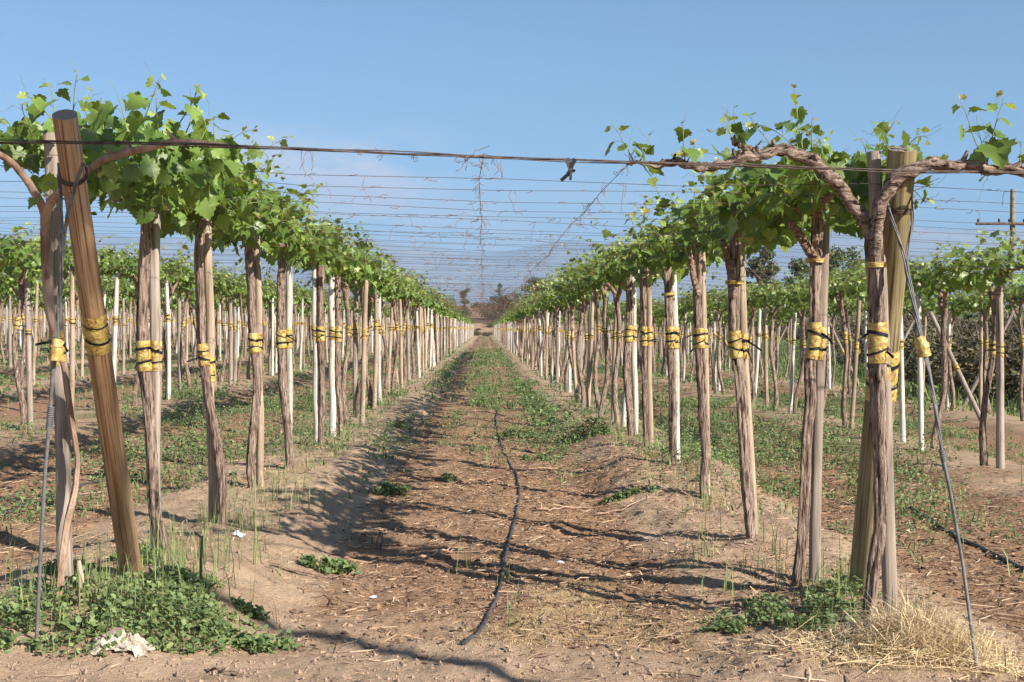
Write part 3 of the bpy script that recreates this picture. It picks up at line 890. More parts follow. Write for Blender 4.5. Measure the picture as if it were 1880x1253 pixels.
# the long arms of the two front vines, laid along the front wire
arm(r0, [(1606, 470), (1598, 424), (1573, 386), (1542, 343), (1512, 312), (1478, 289), (1443, 276), (1405, 282), (1366, 293), (1339, 298), (1299, 312), (1259, 300), (1219, 302), (1171, 302), (1150, 300)], [18, 23, 26, 25, 25, 24, 23, 22, 20, 18, 17, 15, 14, 9, 4], -0.03)
arm(r0, [(1607, 470), (1611, 415), (1617, 373), (1633, 342), (1663, 317), (1702, 302), (1771, 304), (1814, 311), (1879, 313), (1960, 318), (2080, 326)], [18, 25, 27, 26, 23, 22, 20, 18, 15, 14, 9], -0.10)
arm(r0, [(1400, 284), (1375, 274), (1352, 265), (1345, 254)], [15, 13, 12, 10], -0.02, 'dead_spur', M_CANE)
arm(NEAR_V[1], [(1496, 478), (1484, 459), (1469, 433), (1452, 410)], [20, 17, 16, 13], -0.02, 'side_spur', M_CANE)
arm(NEAR_V[2], [(1347, 545), (1341, 500), (1334, 465), (1326, 440)], [17, 14, 13, 11], -0.02, 'side_spur', M_CANE)
arm(NEAR_V[3], [(1281, 540), (1273, 507), (1266, 470), (1260, 445)], [14, 12, 11, 10], -0.02, 'side_spur', M_CANE)
arm(l0, [(84, 404), (76, 375), (52, 335), (24, 300), (0, 284), (-60, 262)], [16, 15, 13, 12, 12, 9], -0.05, 'young_cane', M_YCANE, -0.3)
arm(l0, [(84, 404), (92, 372), (110, 351), (152, 320), (191, 292), (239, 278), (279, 270), (319, 259), (375, 263), (420, 268)], [14, 13, 13, 12, 12, 12, 11, 10, 9, 6], -0.30, 'young_cane', M_YCANE, -0.9)

def near_shoots(e, lst, seed, dY=0.0):
    m = MB(); LV = Leaves(); r = random.Random(seed)
    for x0, y0, x1, y1, sz, droop, yd in lst:
        a = at(x0, y0, e['Y'] + dY + yd); b = at(x1, y1, e['Y'] + dY + yd + r.uniform(-.08, .08))
        shoot(LV, m, a - e['b'], b - a, (b - a).length * 1.08, r, sz, droop, 0.046, young=1.0, thick=0.0036)
    return m, LV
m, LV = near_shoots(r0, [(1166, 302, 1140, 238, .105, .3, 0), (1172, 300, 1196, 258, .10, .6, 0), (1160, 305, 1150, 275, .10, 1, 0), (1180, 303, 1196, 325, .08, .2, 0),
    (1258, 297, 1255, 232, .095, .1, 0), (1262, 297, 1275, 270, .08, .6, 0), (1350, 270, 1346, 208, .085, .2, 0), (1356, 272, 1372, 235, .085, .6, 0), (1352, 268, 1338, 240, .08, .6, 0),
    (1421, 276, 1396, 228, .08, .3, 0), (1428, 276, 1440, 245, .08, .5, 0), (1478, 288, 1452, 170, .10, .25, .05), (1490, 295, 1484, 228, .10, .3, .05), (1465, 286, 1466, 250, .09, .7, .0), (1510, 310, 1502, 262, .09, .5, .03),
    (1600, 300, 1630, 226, .085, .3, .25), (1596, 300, 1582, 262, .09, .6, .25), (1664, 285, 1692, 246, .065, 1.2, .25), (1670, 330, 1715, 350, .07, .5, .3), (1674, 345, 1700, 372, .07, .6, .3), (1672, 340, 1690, 335, .07, .6, .3),
    (1808, 304, 1764, 196, .105, .4, -.08), (1812, 304, 1833, 186, .105, .2, -.08), (1814, 306, 1800, 250, .125, .5, -.08), (1810, 304, 1826, 262, .125, .6, -.08), (1816, 308, 1812, 330, .08, .3, -.08), (1872, 312, 1880, 262, .11, .5, -.08), (1880, 312, 1898, 280, .11, .6, -.08), (1940, 316, 1950, 240, .11, .5, -.08)], 51)
r = random.Random(77)
for i in range(60):
    p = at(r.uniform(1545, 1600), r.uniform(300, 420), r0['Y'] + r.uniform(.25, .6)) - r0['b']
    LV.add(p, (unit3(r) + Vector((0, 0, -.7))), (unit3(r) * .6 + Vector((0, -.4, .7))), r.uniform(.07, .12), (r.uniform(.05, .5), r.random(), 0))
LV.bake(m, 0, T_HI, F_HI, np.random.default_rng(3))
m.build('foliage', [M_LEAF, M_SHOOT], r0['t'])
# front left: a heavy curtain of leaves round the front wire
m, LV = near_shoots(l0, [(100, 215, 92, 150, .085, .2, -.2), (96, 220, 55, 170, .085, .8, -.1), (134, 215, 142, 142, .07, .1, -.1), (60, 250, 30, 200, .09, .8, 0), (40, 262, 12, 215, .085, 1.2, 0),
    (190, 240, 190, 196, .10, .5, -.3), (170, 240, 160, 205, .10, .8, -.2), (230, 230, 226, 190, .11, .5, -.3), (262, 225, 290, 152, .10, .1, -.4), (290, 240, 282, 185, .11, .5, -.4), (322, 240, 360, 165, .10, .2, -.5), (340, 250, 352, 205, .10, .6, -.5), (370, 255, 388, 215, .085, .4, -.5),
    (0, 262, -12, 215, .12, .5, 0), (-30, 262, -40, 200, .12, .5, 0), (395, 262, 392, 228, .08, .5, -.4), (205, 290, 200, 268, .08, .4, -.6), (180, 312, 186, 330, .07, .4, -.6), (90, 372, 104, 345, .09, .8, -.25), (98, 368, 76, 350, .08, .8, -.2), (300, 300, 300, 370, .09, .1, -.3)], 52)
r = random.Random(78)
for i in range(470):
    u = r.random()
    x = 20 + 400 * u; lo = 330 + 60 * math.sin(u * 3.0) + 18 * math.sin(u * 23); hi = 225 - 20 * math.sin(u * 4)
    if x < 150: lo = 300
    if x < 150 and r.random() < .45: continue
    p = at(x, r.triangular(hi, lo, 265), l0['Y'] + (r.uniform(.2, .8) if x < 160 else r.uniform(-.5, .75))) - l0['b']
    LV.add(p, (unit3(r) * .7 + Vector((0, -.2, -.8))), (unit3(r) * .6 + Vector((0.3, -.4, .6))), r.uniform(.055, .105), (min(1, max(0, r.gauss(.20, .16))), r.random(), 0))
LV.bake(m, 0, T_HI, F_HI, np.random.default_rng(4))
m.build('foliage', [M_LEAF, M_SHOOT], l0['t'])

for q, e in enumerate(NEAR_S):
    Y = NEAR_V[e['vine']]['Y'] + e['dY']
    P = near_path([e['top'], e['bot']], Y, 24)
    b = Vector(P[-1]); b.z = gz(b.x, b.y)
    R = np.linspace(px_r(e['w'], Y) * 0.95, px_r(e['w'], Y) * 1.05, len(P))
    P = P + np.stack([0.006 * np.sin(np.linspace(0, 5 + q, len(P)) + q), np.zeros(len(P)), np.zeros(len(P))], 1)
    m = MB()
    tube(m, P - np.array(b), R, 14, 0, True, 0.012, 0.012, 500 + q, section=(7 if e['kind'] == 'grey' else None), cap_mi=1)
    o = m.build('vineyard_stake', [{'grey': M_GREY, 'pale': M_PALE, 'tan': M_TAN}[e['kind']], M_END], None, b)
    tag(o, e['label'], 'stake', GS)
    z1, z0 = at(0, e['wrapz'][0], Y).z, at(0, e['wrapz'][1], Y).z
    m = MB(); wrap(m, P - np.array(b), R, z0 - b.z, z1 - b.z, 570 + q)
    m.build('yellow_wrap', [M_WRAP, M_TIE], o)

# the two heavy end posts, leaning out towards the guy anchors
def end_post(top, bot, Yt, Yb, wt_, wb, material, label, wrapy, seed):
    a, b = at(*top, Yt), at(*bot, Yb)
    g = gz(b.x, b.y); b = b + (b - a).normalized() * ((b.z - g) + 0.25) if b.z > g - 0.25 else b
    base = Vector((b.x, b.y, g))
    ax = (a - b).normalized()
    L = (a - b).length
    quat = Vector((0, 0, 1)).rotation_difference(ax)
    P = np.array([(0, 0, t) for t in np.linspace(0, L, 60)])
    R = np.linspace(px_r(wb, Yb), px_r(wt_, Yt), 60)
    m = MB(); tube(m, P, R, 36, 0, True, 0.006, 0.016, seed, cap_mi=1)
    # a few drying cracks cut into the side
    o = m.build('end_post', [material, M_END], None, b)
    o.rotation_mode = 'QUATERNION'; o.rotation_quaternion = quat
    tag(o, label, 'post', 'heavy end posts of the trellis')
    m = MB()
    # heights of the wrap measured along the post
    za, zb = at(0, wrapy[0], (Yt + Yb) / 2).z, at(0, wrapy[1], (Yt + Yb) / 2).z
    s1, s0 = (za - b.z) / ax.z, (zb - b.z) / ax.z
    wrap(m, P, R * 0.97, s0, s1, seed, tails=False)
    m.build('yellow_wrap', [M_WRAP, M_TIE], o)
    m = MB()
    for s in (L - 0.265, L - 0.272, L - 0.28):
        th = np.linspace(0, 2 * np.pi, 25)
        tube(m, np.stack([np.cos(th) * (R[-1] * 1.05 + .004), np.sin(th) * (R[-1] * 1.05 + .004), s + 0.02 * np.sin(th)], 1), 0.003, 5, 0, False)
    m.build('wire_binding', M_WIRE, o)
    return o
Yl, Yr = l0['Y'], r0['Y']
end_post((119, 211), (240, 1045), 5.25, 6.75, 44, 41, M_POST, 'thick red brown round post leaning left with a yellow wrap at its middle', (574, 640), 5)
end_post((1657, 274), (1584, 1085), Yr - 0.02, Yr + 0.75, 52, 54, M_GPOST, 'thick olive round post with a bare sawn top at the right row end', (640, 735), 6)

# ------------------------------------------------------------------ the rest of the rows
def in_view(x, y):
    px = VPX + x / y * FPX
    return -60 < px < 1940
spots = []
for k in range(-23, 9):
    r = random.Random(5000 + k)
    x0 = row_x(k)
    y = 0.0
    off = {0: near_Y[13] - 7.0 * STEP + STEP, 1: near_Y[6] - 7.0 * STEP + STEP}.get(k, 6 + r.uniform(0, 1.7))
    n = 0
    while True:
        y = off + n * STEP
        n += 1
        if y > FIELD_END: break
        if k in (0, 1) and y < {0: near_Y[13], 1: near_Y[6]}[k] + STEP * 0.6: continue
        if y < 5.5: continue
        if k > 2 and x0 > 9.3 + max(0.0, y - 34) * 0.17: continue
        if r.random() < 0.01 and k not in (0, 1): continue
        x = x0 + r.gauss(0, 0.035); yy = y + r.gauss(0, 0.10)
        if in_view(x, yy):
            spots.append((yy, k, n, x, r.random(), r.random(), r.random()))
spots.sort()
NV = 300 - len(NEAR_V)
cnt = {}
for idx, (y, k, n, x, u, v, w) in enumerate(spots[:NV]):
    z = gz(x, y)
    cnt[k] = cnt.get(k, 0) + 1
    o = cnt[k] + (7 if k in (0, 1) else 0)
    rw = row_words(k)
    rr = random.Random(idx * 17 + 3)
    if k in (0, 1) and o <= 14:
        lv = f'grape vine, {ORD[o - 1]} from the front in the {rw}'
        gv = GV
    else:
        lv = f'brown barked grape vine in the {"farther part of the " if k in (0, 1) else ""}{rw}'
        gv = f'vines in the {rw}'
    t = empty('grape_vine', (x, y, z), lv, 'grape vine', gv)
    t.rotation_euler.z = (math.pi if u < 0.5 else 0) + rr.uniform(-.12, .12)
    sc = rr.uniform(0.96, 1.05)
    t.scale = (rr.uniform(.95, 1.1), 1, sc)
    if y < 32:
        tr = TRK[rr.randrange(len(TRK))]
        mesh_obj('trunk', tr[0], t)
        for a in tr[1]:
            mesh_obj('cordon_arm', a, t)
        if rr.random() > .10: mesh_obj('yellow_wrap', tr[2], t)
        mesh_obj('foliage', CAN[rr.randrange(len(CAN))], t)
    else:
        tr = TRKM[rr.randrange(len(TRKM))]
        mesh_obj('trunk', tr[0], t); mesh_obj('yellow_wrap', tr[2], t)
        mesh_obj('foliage', CANL[rr.randrange(len(CANL))], t)
    # its stake
    st = STK[rr.randrange(len(STK))]
    kd = st[2]
    s = mesh_obj('vineyard_stake', st[0])
    sx, sy = rr.choice((-1, 1)) * rr.uniform(.065, .19), rr.uniform(-.22, .22)
    if k <= 0: sx = abs(sx) if rr.random() < .6 else sx
    s.location = (x + sx, y + sy, gz(x + sx, y + sy))
    s.rotation_euler = (rr.uniform(-.02, .02), rr.uniform(-.025, .025), rr.random() * 6.28)
    s.scale = (1, 1, rr.uniform(.95, 1.06))
    if k in (0, 1) and o <= 14:
        tag(s, f'{KIND_WORD[kd]} at the {ORD[o - 1]} vine from the front, {rw[4:]}', 'stake', GS)
    else:
        tag(s, f'{KIND_WORD[kd]} in the {"farther part of the " if k in (0, 1) else ""}{rw}', 'stake', f'{kd} stakes in the {rw}')
    if rr.random() > .12: mesh_obj('yellow_wrap', st[1], s)
# farther along nobody can count them: one mass of vines, one of stakes and trunks
rg = np.random.default_rng(99)
far = spots[NV:]
LV = Leaves(); r = random.Random(64)
fs = MB()
for (y, k, n, x, u, v, w) in far:
    z = gz(x, y)
    for i in range(44 if y < 120 else 26):
        a = r.random() * 6.28; q = math.sqrt(r.random())
        px_, pz_ = x + math.cos(a) * q * 0.44, z + 2.12 + math.sin(a) * q * 0.24 + (abs(r.gauss(0, .13)) if r.random() < .3 else 0)
        LV.add((px_, y + r.uniform(-.9, .9), pz_), unit3(r) + Vector((0, 0, -.5)), unit3(r) * .7 + Vector((.2, -.2, .7)), r.uniform(.14, .24), (min(1, max(0, r.gauss(.28, .2))), r.random(), 0))
    lean = (r.gauss(0, .03), r.gauss(0, .03))
    for j, (dx, R0, mi, tp) in enumerate(((0, .042, 0, 2.0), ((.06 + .14 * w) * (1 if u < .5 else -1), .034, (1, 1, 2, 3)[int(v * 3.99)], 2.08))):
        P = [(x + dx + lean[0] * q * (1 - 2 * j * .3), y + lean[1] * q, z + q) for q in (-.05, .7, 1.4, tp)]
        tube(fs, P, [R0 * 1.1, R0, R0, R0 * .75], 5, mi, False, 0.08, 0, idx)
        c = [(P[2][0] - lean[0] * d, P[2][1], z + 1.31 + d) for d in (-.07, .07)]
        tube(fs, c, R0 * 1.25, 5, 4, False)
m = MB(); LV.bake(m, 0, T_OV, F_OV, rg)
tag(m.build('distant_vine_foliage', M_LEAF), 'mass of vine leaves over the far ends of all the rows', 'vine foliage', None, 'stuff')
tag(fs.build('distant_stakes', [M_BARK, M_PALE, M_GREY, M_TAN, M_WRAP]), 'crowd of far stakes and trunks with yellow bands towards the row ends', 'stakes', None, 'stuff')

# ------------------------------------------------------------------ wires
r = random.Random(8)
def wire(name, P, rad, label, group, sides=4, material=None, cat='wire'):
    m = MB(); P = np.asarray([tuple(p) for p in P], float)
    c = P[0]
    tube(m, P - c, rad, sides, 0, False)
    o = m.build(name, material or M_WIRE, None, c)
    return tag(o, label, cat, group)
# the front cable: several strands twisted together and tied off at both end posts
fp = [(-420, 248), (0, 262), (110, 262), (320, 264), (440, 269), (640, 278), (870, 288), (1040, 294), (1300, 303), (1660, 314), (1880, 318), (2300, 330)]
fY = [4.9, 5.05, 5.12, 5.2, 5.25, 5.35, 5.5, 5.6, 5.72, 5.88, 5.95, 6.1]
FC = resample([at(x, y, yy) for (x, y), yy in zip(fp, fY)], 90, False)
m = MB()
for s in range(4):
    ph = s * 1.57 + np.linspace(0, 26, 90)
    off = np.stack([0 * ph, np.cos(ph), np.sin(ph)], 1) * (0.0042 if s < 3 else 0.009)
    tube(m, FC - FC[0] + off, 0.0026, 5, 0, False)
fc = m.build('front_cable', M_WIRE, None, FC[0])
tag(fc, 'thick twisted front wire stretched across the track between the two end posts', 'cable')
ys = []
y = 6.05
while y < FIELD_END:
    ys.append(y); y += 0.42 + r.gauss(0, 0.07) if y < 40 else 0.42
def cross(y):
    P = []
    for x in (-92, -70, -56, -46, -38, -31, -24, -18.4, -14, -9.2, -5.5, -3.7, XL, -.9, 0.1, .95, XR, 3.6, 5.5, 9.2, 11.4) + ((15, 20) if y > 75 else ()) + ((30,) if y > 140 else ()):
        sag = -0.035 if x in (-3.7, 0.1, 3.6, -.9, .95) else 0
        P.append((x, y + 0.035 * x + r.gauss(0, .012), WIRE_Z - 0.025 * x + sag + r.gauss(0, .012)))
    return P
WP = []
for i, y in enumerate(ys[:110]):
    WP.append(np.array(cross(y)))
    wire('trellis_wire', WP[-1], 0.0016 if y < 20 else 0.0015, 'thin level wire strung across the rows over the track', 'thin wires strung across all the rows', 3)
m = MB()
for y in ys[110:]:
    tube(m, cross(y), 0.0016, 3, 0, False)
tag(m.build('distant_wires', M_WIRE), 'grey haze of countless far wires strung over the rows', 'wires', None, 'stuff')
def along(x, y0=5.3, z=WIRE_Z + 0.005, y1=FIELD_END):
    P = [(x + r.gauss(0, .012), y, z - 0.025 * x + r.gauss(0, .012)) for y in np.concatenate([np.arange(y0, 30, 1.2), np.arange(30, y1, 6)])]
    return P
WL = along(-0.02, 5.5); WR = along(0.63, 5.65)
wire('lengthwise_wire', WL, 0.0018, 'wire hung with dried tendrils running away over the middle of the track', 'lengthwise wires over the track')
wire('lengthwise_wire', WR, 0.0022, 'tendril covered wire slanting down to the far end, right of the track middle', 'lengthwise wires over the track')
for k in (-2, -1, 0, 1, 2, 3):
    for s in (-.3, .28):
        wire('row_wire', along(row_x(k) + s, 6.0 if k in (0, 1) else 9.0), 0.0017, f'wire running lengthwise among the leaves of the {row_words(k)}', f'lengthwise wires of the {row_words(k)}', 3)
# dried tendrils left clinging to the wires: nobody could count them
m = MB()
def curl(p, n, step, r, pull=(0, 0, -.15)):
    q = [Vector(p)]; d = unit3(r)
    for k in range(n):
        d = (d + unit3(r) * .75 + Vector(pull)).normalized()
        q.append(q[-1] + d * step)
    return q
for W, lo, hi, n in ((WL, 5.5, 45, 120), (WR, 5.65, 45, 130)):
    W_ = np.array(W)
    for i in range(n):
        y = lo + (hi - lo) * r.random() ** 1.6
        p = (np.interp(y, W_[:, 1], W_[:, 0]), y, np.interp(y, W_[:, 1], W_[:, 2]))
        tube(m, curl(p, r.randrange(4, 9), .008 + .0004 * y, r), .0011 + .00005 * y, 3, 0, False)
for i in range(760):
    w_ = WP[min(int(len(ys) * .2 * r.random() ** 1.3), 100)]
    x = r.gauss(0, 1.1) if r.random() < .7 else r.uniform(-6, 6)
    for s in range(r.randrange(1, 4)):
        xq = x + r.gauss(0, .05)
        y = float(np.interp(xq, w_[:, 0], w_[:, 1]))
        q = Vector((xq, y, float(np.interp(xq, w_[:, 0], w_[:, 2])) + r.gauss(0, .001)))
        if r.random() < .16:
            tube(m, curl(q, r.randrange(6, 13), .009 + .0004 * y, r, (0, 0, -.5)), .0011 + .00004 * y, 3, 0, False)
        else:
            tube(m, curl(q, r.randrange(5, 11), .0045 + .0003 * y, r, (r.choice((-1, 1)) * .7, 0, -.03)), .0014 + .00005 * y, 3, 0, False)
# the knot and hanging strings under the front wire
for (x, y) in ((862, 288), (868, 289), (855, 286), (910, 291), (560, 276), (700, 281), (762, 284), (655, 278)):
    for s in range(4):
        tube(m, curl(at(x + r.uniform(-6, 6), y, 5.45), r.randrange(6, 15), .009 if x in (910, 560, 862, 868) else .005, r, (0, 0, -.45 if x in (910, 560) else -.05)), .0014, 3, 0, False)
tag(m.build('dried_tendrils', M_DRYVINE), 'brown dried vine tendrils curled round the wires above the track', 'dried tendrils', None, 'stuff')
# black ribbon knotted on the front wire
m = MB()
c = at(1046, 293, 5.58)
for q, w in (([(1040, 291), (1046, 305), (1051, 318)], .011), ([(1056, 292), (1049, 306), (1045, 318)], .009), ([(1049, 316), (1040, 323), (1030, 332)], .008), ([(1047, 316), (1048, 323), (1047, 331)], .006), ([(1040, 317), (1048, 316), (1056, 313)], .006)):
    Q = resample([at(x, y, 5.57) for x, y in q], 7)
    ribbon(m, Q - np.array(c), w, 0, up=(1, 0.3, 0.1))
tag(m.build('plastic_ribbon', M_TIE, None, c), 'black plastic ribbon knotted on the front wire over the track', 'ribbon')

# guy cables from the end posts down to their ground anchors
def guy(strands, rod, coil, flag, label, flagY):
    b = rod[-1]
    g = gp(b[0], b[1])
    base = Vector((g.x, g.y, gz(g.x, g.y)))
    t = empty('guy_cable', base, label, 'guy cable', 'guy cables anchoring the end posts')
    m = MB()
    for pts in strands:
        for s in range(3):
            Q = resample([at(x, y, Y) for x, y, Y in pts], 40)
            ph = s * 2.1 + np.linspace(0, 16, 40)
            Q = Q + np.stack([np.cos(ph), np.sin(ph), 0 * ph], 1) * 0.0048
            tube(m, Q - np.array(base), 0.0042, 6, 0, False)
    m.build('cable_strands', M_CABLE, t)
    m = MB()
    Q = resample([at(x, y, Y) for x, y, Y in rod[:-1]] + [base - Vector((0, 0, .05))], 24, False)
    tube(m, Q - np.array(base), 0.0085, 8, 0, True)
    m.build('anchor_rod', M_CABLE, t)
    m = MB()
    a, b2 = (at(*p) for p in coil)
    n = 90; f = np.linspace(0, 1, n)[:, None]
    ph = np.linspace(0, 13 * 6.28, n)
    Q = np.array(a) * (1 - f) + np.array(b2) * f + np.stack([np.cos(ph), np.sin(ph), 0 * ph], 1) * 0.0125
    tube(m, Q - np.array(base), 0.004, 4, 0, False)
    m.build('wire_coil', M_CABLE, t)
    m = MB()
    fP = np.array([at(x, y, flagY) for x, y in flag]) - np.array(base)
    tube(m, resample(fP, 8), [0.02, .026, .028, .03, .03, .028, .03, .034], 8, 0, False, 0.25, 0, 3)
    m.build('yellow_flag', M_WRAP, t)
    return t
guy([[(152, 300, 5.20), (141, 331, 5.24), (122, 400, 5.3), (114, 479, 5.36), (106, 579, 5.42), (101, 650, 5.46), (96, 694, 5.5)],
     [(108, 300, 5.45), (113, 400, 5.42), (113, 479, 5.40), (107, 579, 5.44), (102, 650, 5.48), (96, 694, 5.5)]],
    [(98, 670, 5.48), (90, 780, 5.52), (83, 861, 5.55), (73, 1043, 5.6), (66, 1180, 5.62)], [(94, 745, 5.51), (90, 790, 5.53)], [(106, 622), (104, 640), (102, 662)],
    'grey guy cable running down to the left of the leaning post', 5.45)
guy([[(1628, 372, Yr), (1645, 425, Yr - .05), (1660, 468, Yr - .1), (1664, 500, Yr - .12), (1684, 590, Yr - .2), (1695, 640, Yr - .22), (1707, 690, Yr - .25), (1719, 764, Yr - .28), (1728, 820, Yr - .3), (1735, 860, Yr - .32)],
     [(1676, 360, Yr), (1676, 410, Yr - .05), (1664, 468, Yr - .1), (1667, 500, Yr - .12), (1686, 590, Yr - .2), (1697, 640, Yr - .22), (1708, 690, Yr - .25), (1720, 764, Yr - .28), (1728, 820, Yr - .3), (1735, 860, Yr - .32)]],
    [(1733, 849, Yr - .32), (1744, 900, Yr - .34), (1768, 1039, Yr - .36), (1797, 1236, Yr - .4)], [(1729, 825, Yr - .30), (1737, 865, Yr - .32)], [(1686, 618), (1692, 632), (1697, 655)],
    'grey guy cable with a twisted coil, slanting down to the right of the olive post', Yr - .21)
# ------------------------------------------------------------------ things lying on the ground
def hose(pix, rad, label, lift=0.0, name='irrigation_pipe'):
    P = [gp(x, y) + Vector((0, 0, rad * 0.9 + lift)) for x, y in pix]
    Q = resample(P, 10 * len(P))
    Q[:, 2] = np.maximum(ground(Q[:, 0], Q[:, 1]) + rad * 0.7, Q[:, 2] - 0.01)
    m = MB(); tube(m, Q - Q[0], rad, 9, 0, True)
    for f in (0.12, 0.33, 0.52, 0.71, 0.86):          # dripper nubs and joints
        i = int(f * (len(Q) - 2))
        tube(m, Q[i:i + 2] - Q[0], rad * 1.35, 9, 0, True)
    return tag(m.build(name, M_HOSE, None, Q[0]), label, 'irrigation pipe', 'black irrigation pipes')
hose([(852, 1186), (862, 1190), (880, 1162), (905, 1115), (920, 1080), (924, 1045), (932, 1005), (945, 960), (954, 915), (951, 884), (938, 858), (924, 830), (914, 795), (910, 768), (918, 745)], 0.0105, 'black irrigation pipe snaking down the middle of the track')
hose([(1668, 930), (1700, 950), (1750, 985), (1800, 1006), (1880, 1046), (1960, 1085)], 0.013, 'black irrigation pipe lying right of the right guy cable')
hose([(-60, 962), (0, 946), (50, 930), (100, 914), (150, 892), (200, 880)], 0.012, 'black irrigation pipe half buried behind the leaning post')

def sheet_lump(center, sx, sy, sz, seed, material, name, label, cat):
    n, k = 34, 26
    u, v = np.meshgrid(np.linspace(-1, 1, n), np.linspace(-1, 1, k))
    rr = np.sqrt(u * u + v * v)
    env = np.clip(1.15 - rr, 0, 1) ** .6
    fold = fnoise(u * 3.2 + seed, v * 3.2, seed, 3)
    z = env * (0.25 + 1.1 * np.abs(fold - 0.5) * 2) * sz
    x = u * sx + (fnoise(u * 3 + 9, v * 3, seed + 7) - .5) * sx * .9
    y = v * sy + (fnoise(u * 3 + 19, v * 3, seed + 17) - .5) * sy * .9
    g = ground(x + center.x, y + center.y) - center.z
    V = np.stack([x, y, z + g + 0.006], -1).reshape(-1, 3)
    i = np.arange(k - 1)[:, None] * n; j = np.arange(n - 1)[None]
    F = np.stack([i + j, i + j + 1, i + n + j + 1, i + n + j], -1).reshape(-1, 4)
    m = MB(); m.add(V, F, 0, False)
    return tag(m.build(name, material, None, center), label, cat)
sheet_lump(gp(222, 1192), 0.13, 0.07, 0.085, 3, M_RAG, 'crumpled_rag', 'crumpled dirty white rag at the edge of the green weeds', 'rag')
b = gp(1872, 712); sheet_lump(b, 0.22, 0.14, 0.30, 5, M_BAG, 'plastic_bag', 'pale blue plastic bag between stakes at the far right', 'bag')
sheet_lump(gp(684, 1100), 0.022, 0.012, 0.012, 8, M_BAG, 'plastic_scrap', 'small pale plastic scrap on the straw left of the pipe', 'litter scrap')
sheet_lump(gp(1030, 1034), 0.022, 0.012, 0.012, 9, M_BAG, 'plastic_scrap', 'small white plastic scrap right of the pipe', 'litter scrap')
sheet_lump(gp(437, 984), 0.04, 0.025, 0.035, 10, M_BAG, 'plastic_scrap', 'white plastic scrap among grass at the foot of the third left vine', 'litter scrap')
# broken stubs and a small peg by the leaning post
m = MB(); c = gp(148, 1112); tube(m, [(0, 0, -.1), (.004, 0, .12), (-.006, 0, .17), (-.008, 0, .21)], [.017, .016, .014, .010], 10, 0, True, .05, .04, 4)
tag(m.build('wooden_peg', M_TAN, None, c), 'short pale wooden peg standing in the weeds left of the leaning post', 'peg')
m = MB(); c = gp(368, 1078); tube(m, [(0, 0, -.05), (.004, 0, .15), (0.01, 0, .26)], [.007, .007, .006], 7, 0, True, .05, 0, 4); tube(m, [(0.01, 0, .25), (-.03, 0, .28)], .006, 6)
tag(m.build('iron_pin', M_TIE, None, c), 'thin dark iron pin upright right of the leaning post', 'pin')
m = MB(); c = gp(695, 1010); tube(m, [(0, 0, -.05), (.01, 0, .05), (.012, .01, .12)], [.022, .02, .015], 9, 0, True, .15, .1, 4); tube(m, [(0, 0, .04), (-.05, .02, .08)], [.012, .008], 7, 0, True, .1, .1, 5)
tag(m.build('dead_stump', M_BARK, None, c), 'small dark dead stump in the shade of the left bank', 'stump')
# larger pruned canes
canes = [((500, 1040), (590, 1065), (720, 1062)), ((985, 940), (1060, 938), (1130, 930)), ((1095, 950), (1150, 940), (1210, 918)), ((1160, 1040), (1230, 1025), (1290, 1010)), ((760, 1035), (800, 1020), (850, 1012)),
         ((380, 1090), (400, 1075), (440, 1060)), ((1440, 1228), (1520, 1216), (1600, 1200)), ((620, 1000), (650, 1010), (700, 1000)), ((1080, 860), (1110, 850), (1135, 838)), ((380, 1235), (420, 1245), (470, 1248))]
cw = ['long pale pruned cane at the foot of the left bank', 'dry pruned cane lying right of the pipe at mid track', 'bent pruned cane leaning on the right bank below the green weeds', 'pale forked cane left of the right front post', 'short dry cane in the litter left of the pipe',
      'dry twig beside the iron pin', 'flat straw stalk in front of the straw heap', 'small twig in the shade of the left bank', 'twig on top of the right bank', 'dark twig on bare sand at the bottom edge']
for i, (px3, lb) in enumerate(zip(canes, cw)):
    r = random.Random(i + 60)
    Q = resample([gp(*p) + Vector((0, 0, .012)) for p in px3], 16)
    Q[:, 2] = ground(Q[:, 0], Q[:, 1]) + .010 + .012 * np.abs(np.sin(np.linspace(0, 7, 16) + i))
    Q[:, :2] += np.cumsum(np.array([[r.gauss(0, .004), r.gauss(0, .006)] for _ in range(16)]), 0)
    m = MB(); tube(m, Q - Q[0], np.linspace(.0085, .004, 16) * (0.8 if i > 4 else 1), 7, 0, True, .1, .05, i)
    tube(m, [Q[9] - Q[0], Q[9] - Q[0] + np.array([.03, .07, .02]), Q[9] - Q[0] + np.array([.05, .13, .015])], [.005, .004, .003], 5, 0, True)
    tag(m.build('pruned_cane', M_YCANE if i % 3 else M_CANE, None, Q[0]), lb, 'cane', 'pruned canes on the ground')

# ------------------------------------------------------------------ scattered litter, straw and growth
rg = np.random.default_rng(31)
def sticks(mb, P, yaw, pitch, L, R, tint, mi=0):
    n = len(P)
    d = np.stack([np.cos(yaw) * np.cos(pitch), np.sin(yaw) * np.cos(pitch), np.sin(pitch)], 1)
    s = np.stack([-np.sin(yaw), np.cos(yaw), 0 * yaw], 1)
    u = np.cross(d, s)
    bend = (rg.random(n) - .5)[:, None] * L[:, None] * .25
    rings = []
    for t, k in ((-.5, .8), (0, 1.0), (.5, .6)):
        c = P + d * (L * t)[:, None] + (s * bend if t == 0 else 0)
        for a in (0, 2.094, 4.189):
            rings.append(c + (s * math.cos(a) + u * math.sin(a)) * (R * k)[:, None])
    V = np.stack(rings, 1).reshape(-1, 3)
    f = []
    for a in (0, 3):
        for j in range(3):
            f.append((a + j, a + (j + 1) % 3, a + 3 + (j + 1) % 3, a + 3 + j))
    F = (np.arange(n)[:, None, None] * 9 + np.array(f)[None]).reshape(-1, 4)
    mb.add(V, F, mi, False, np.repeat(tint, 9, 0))
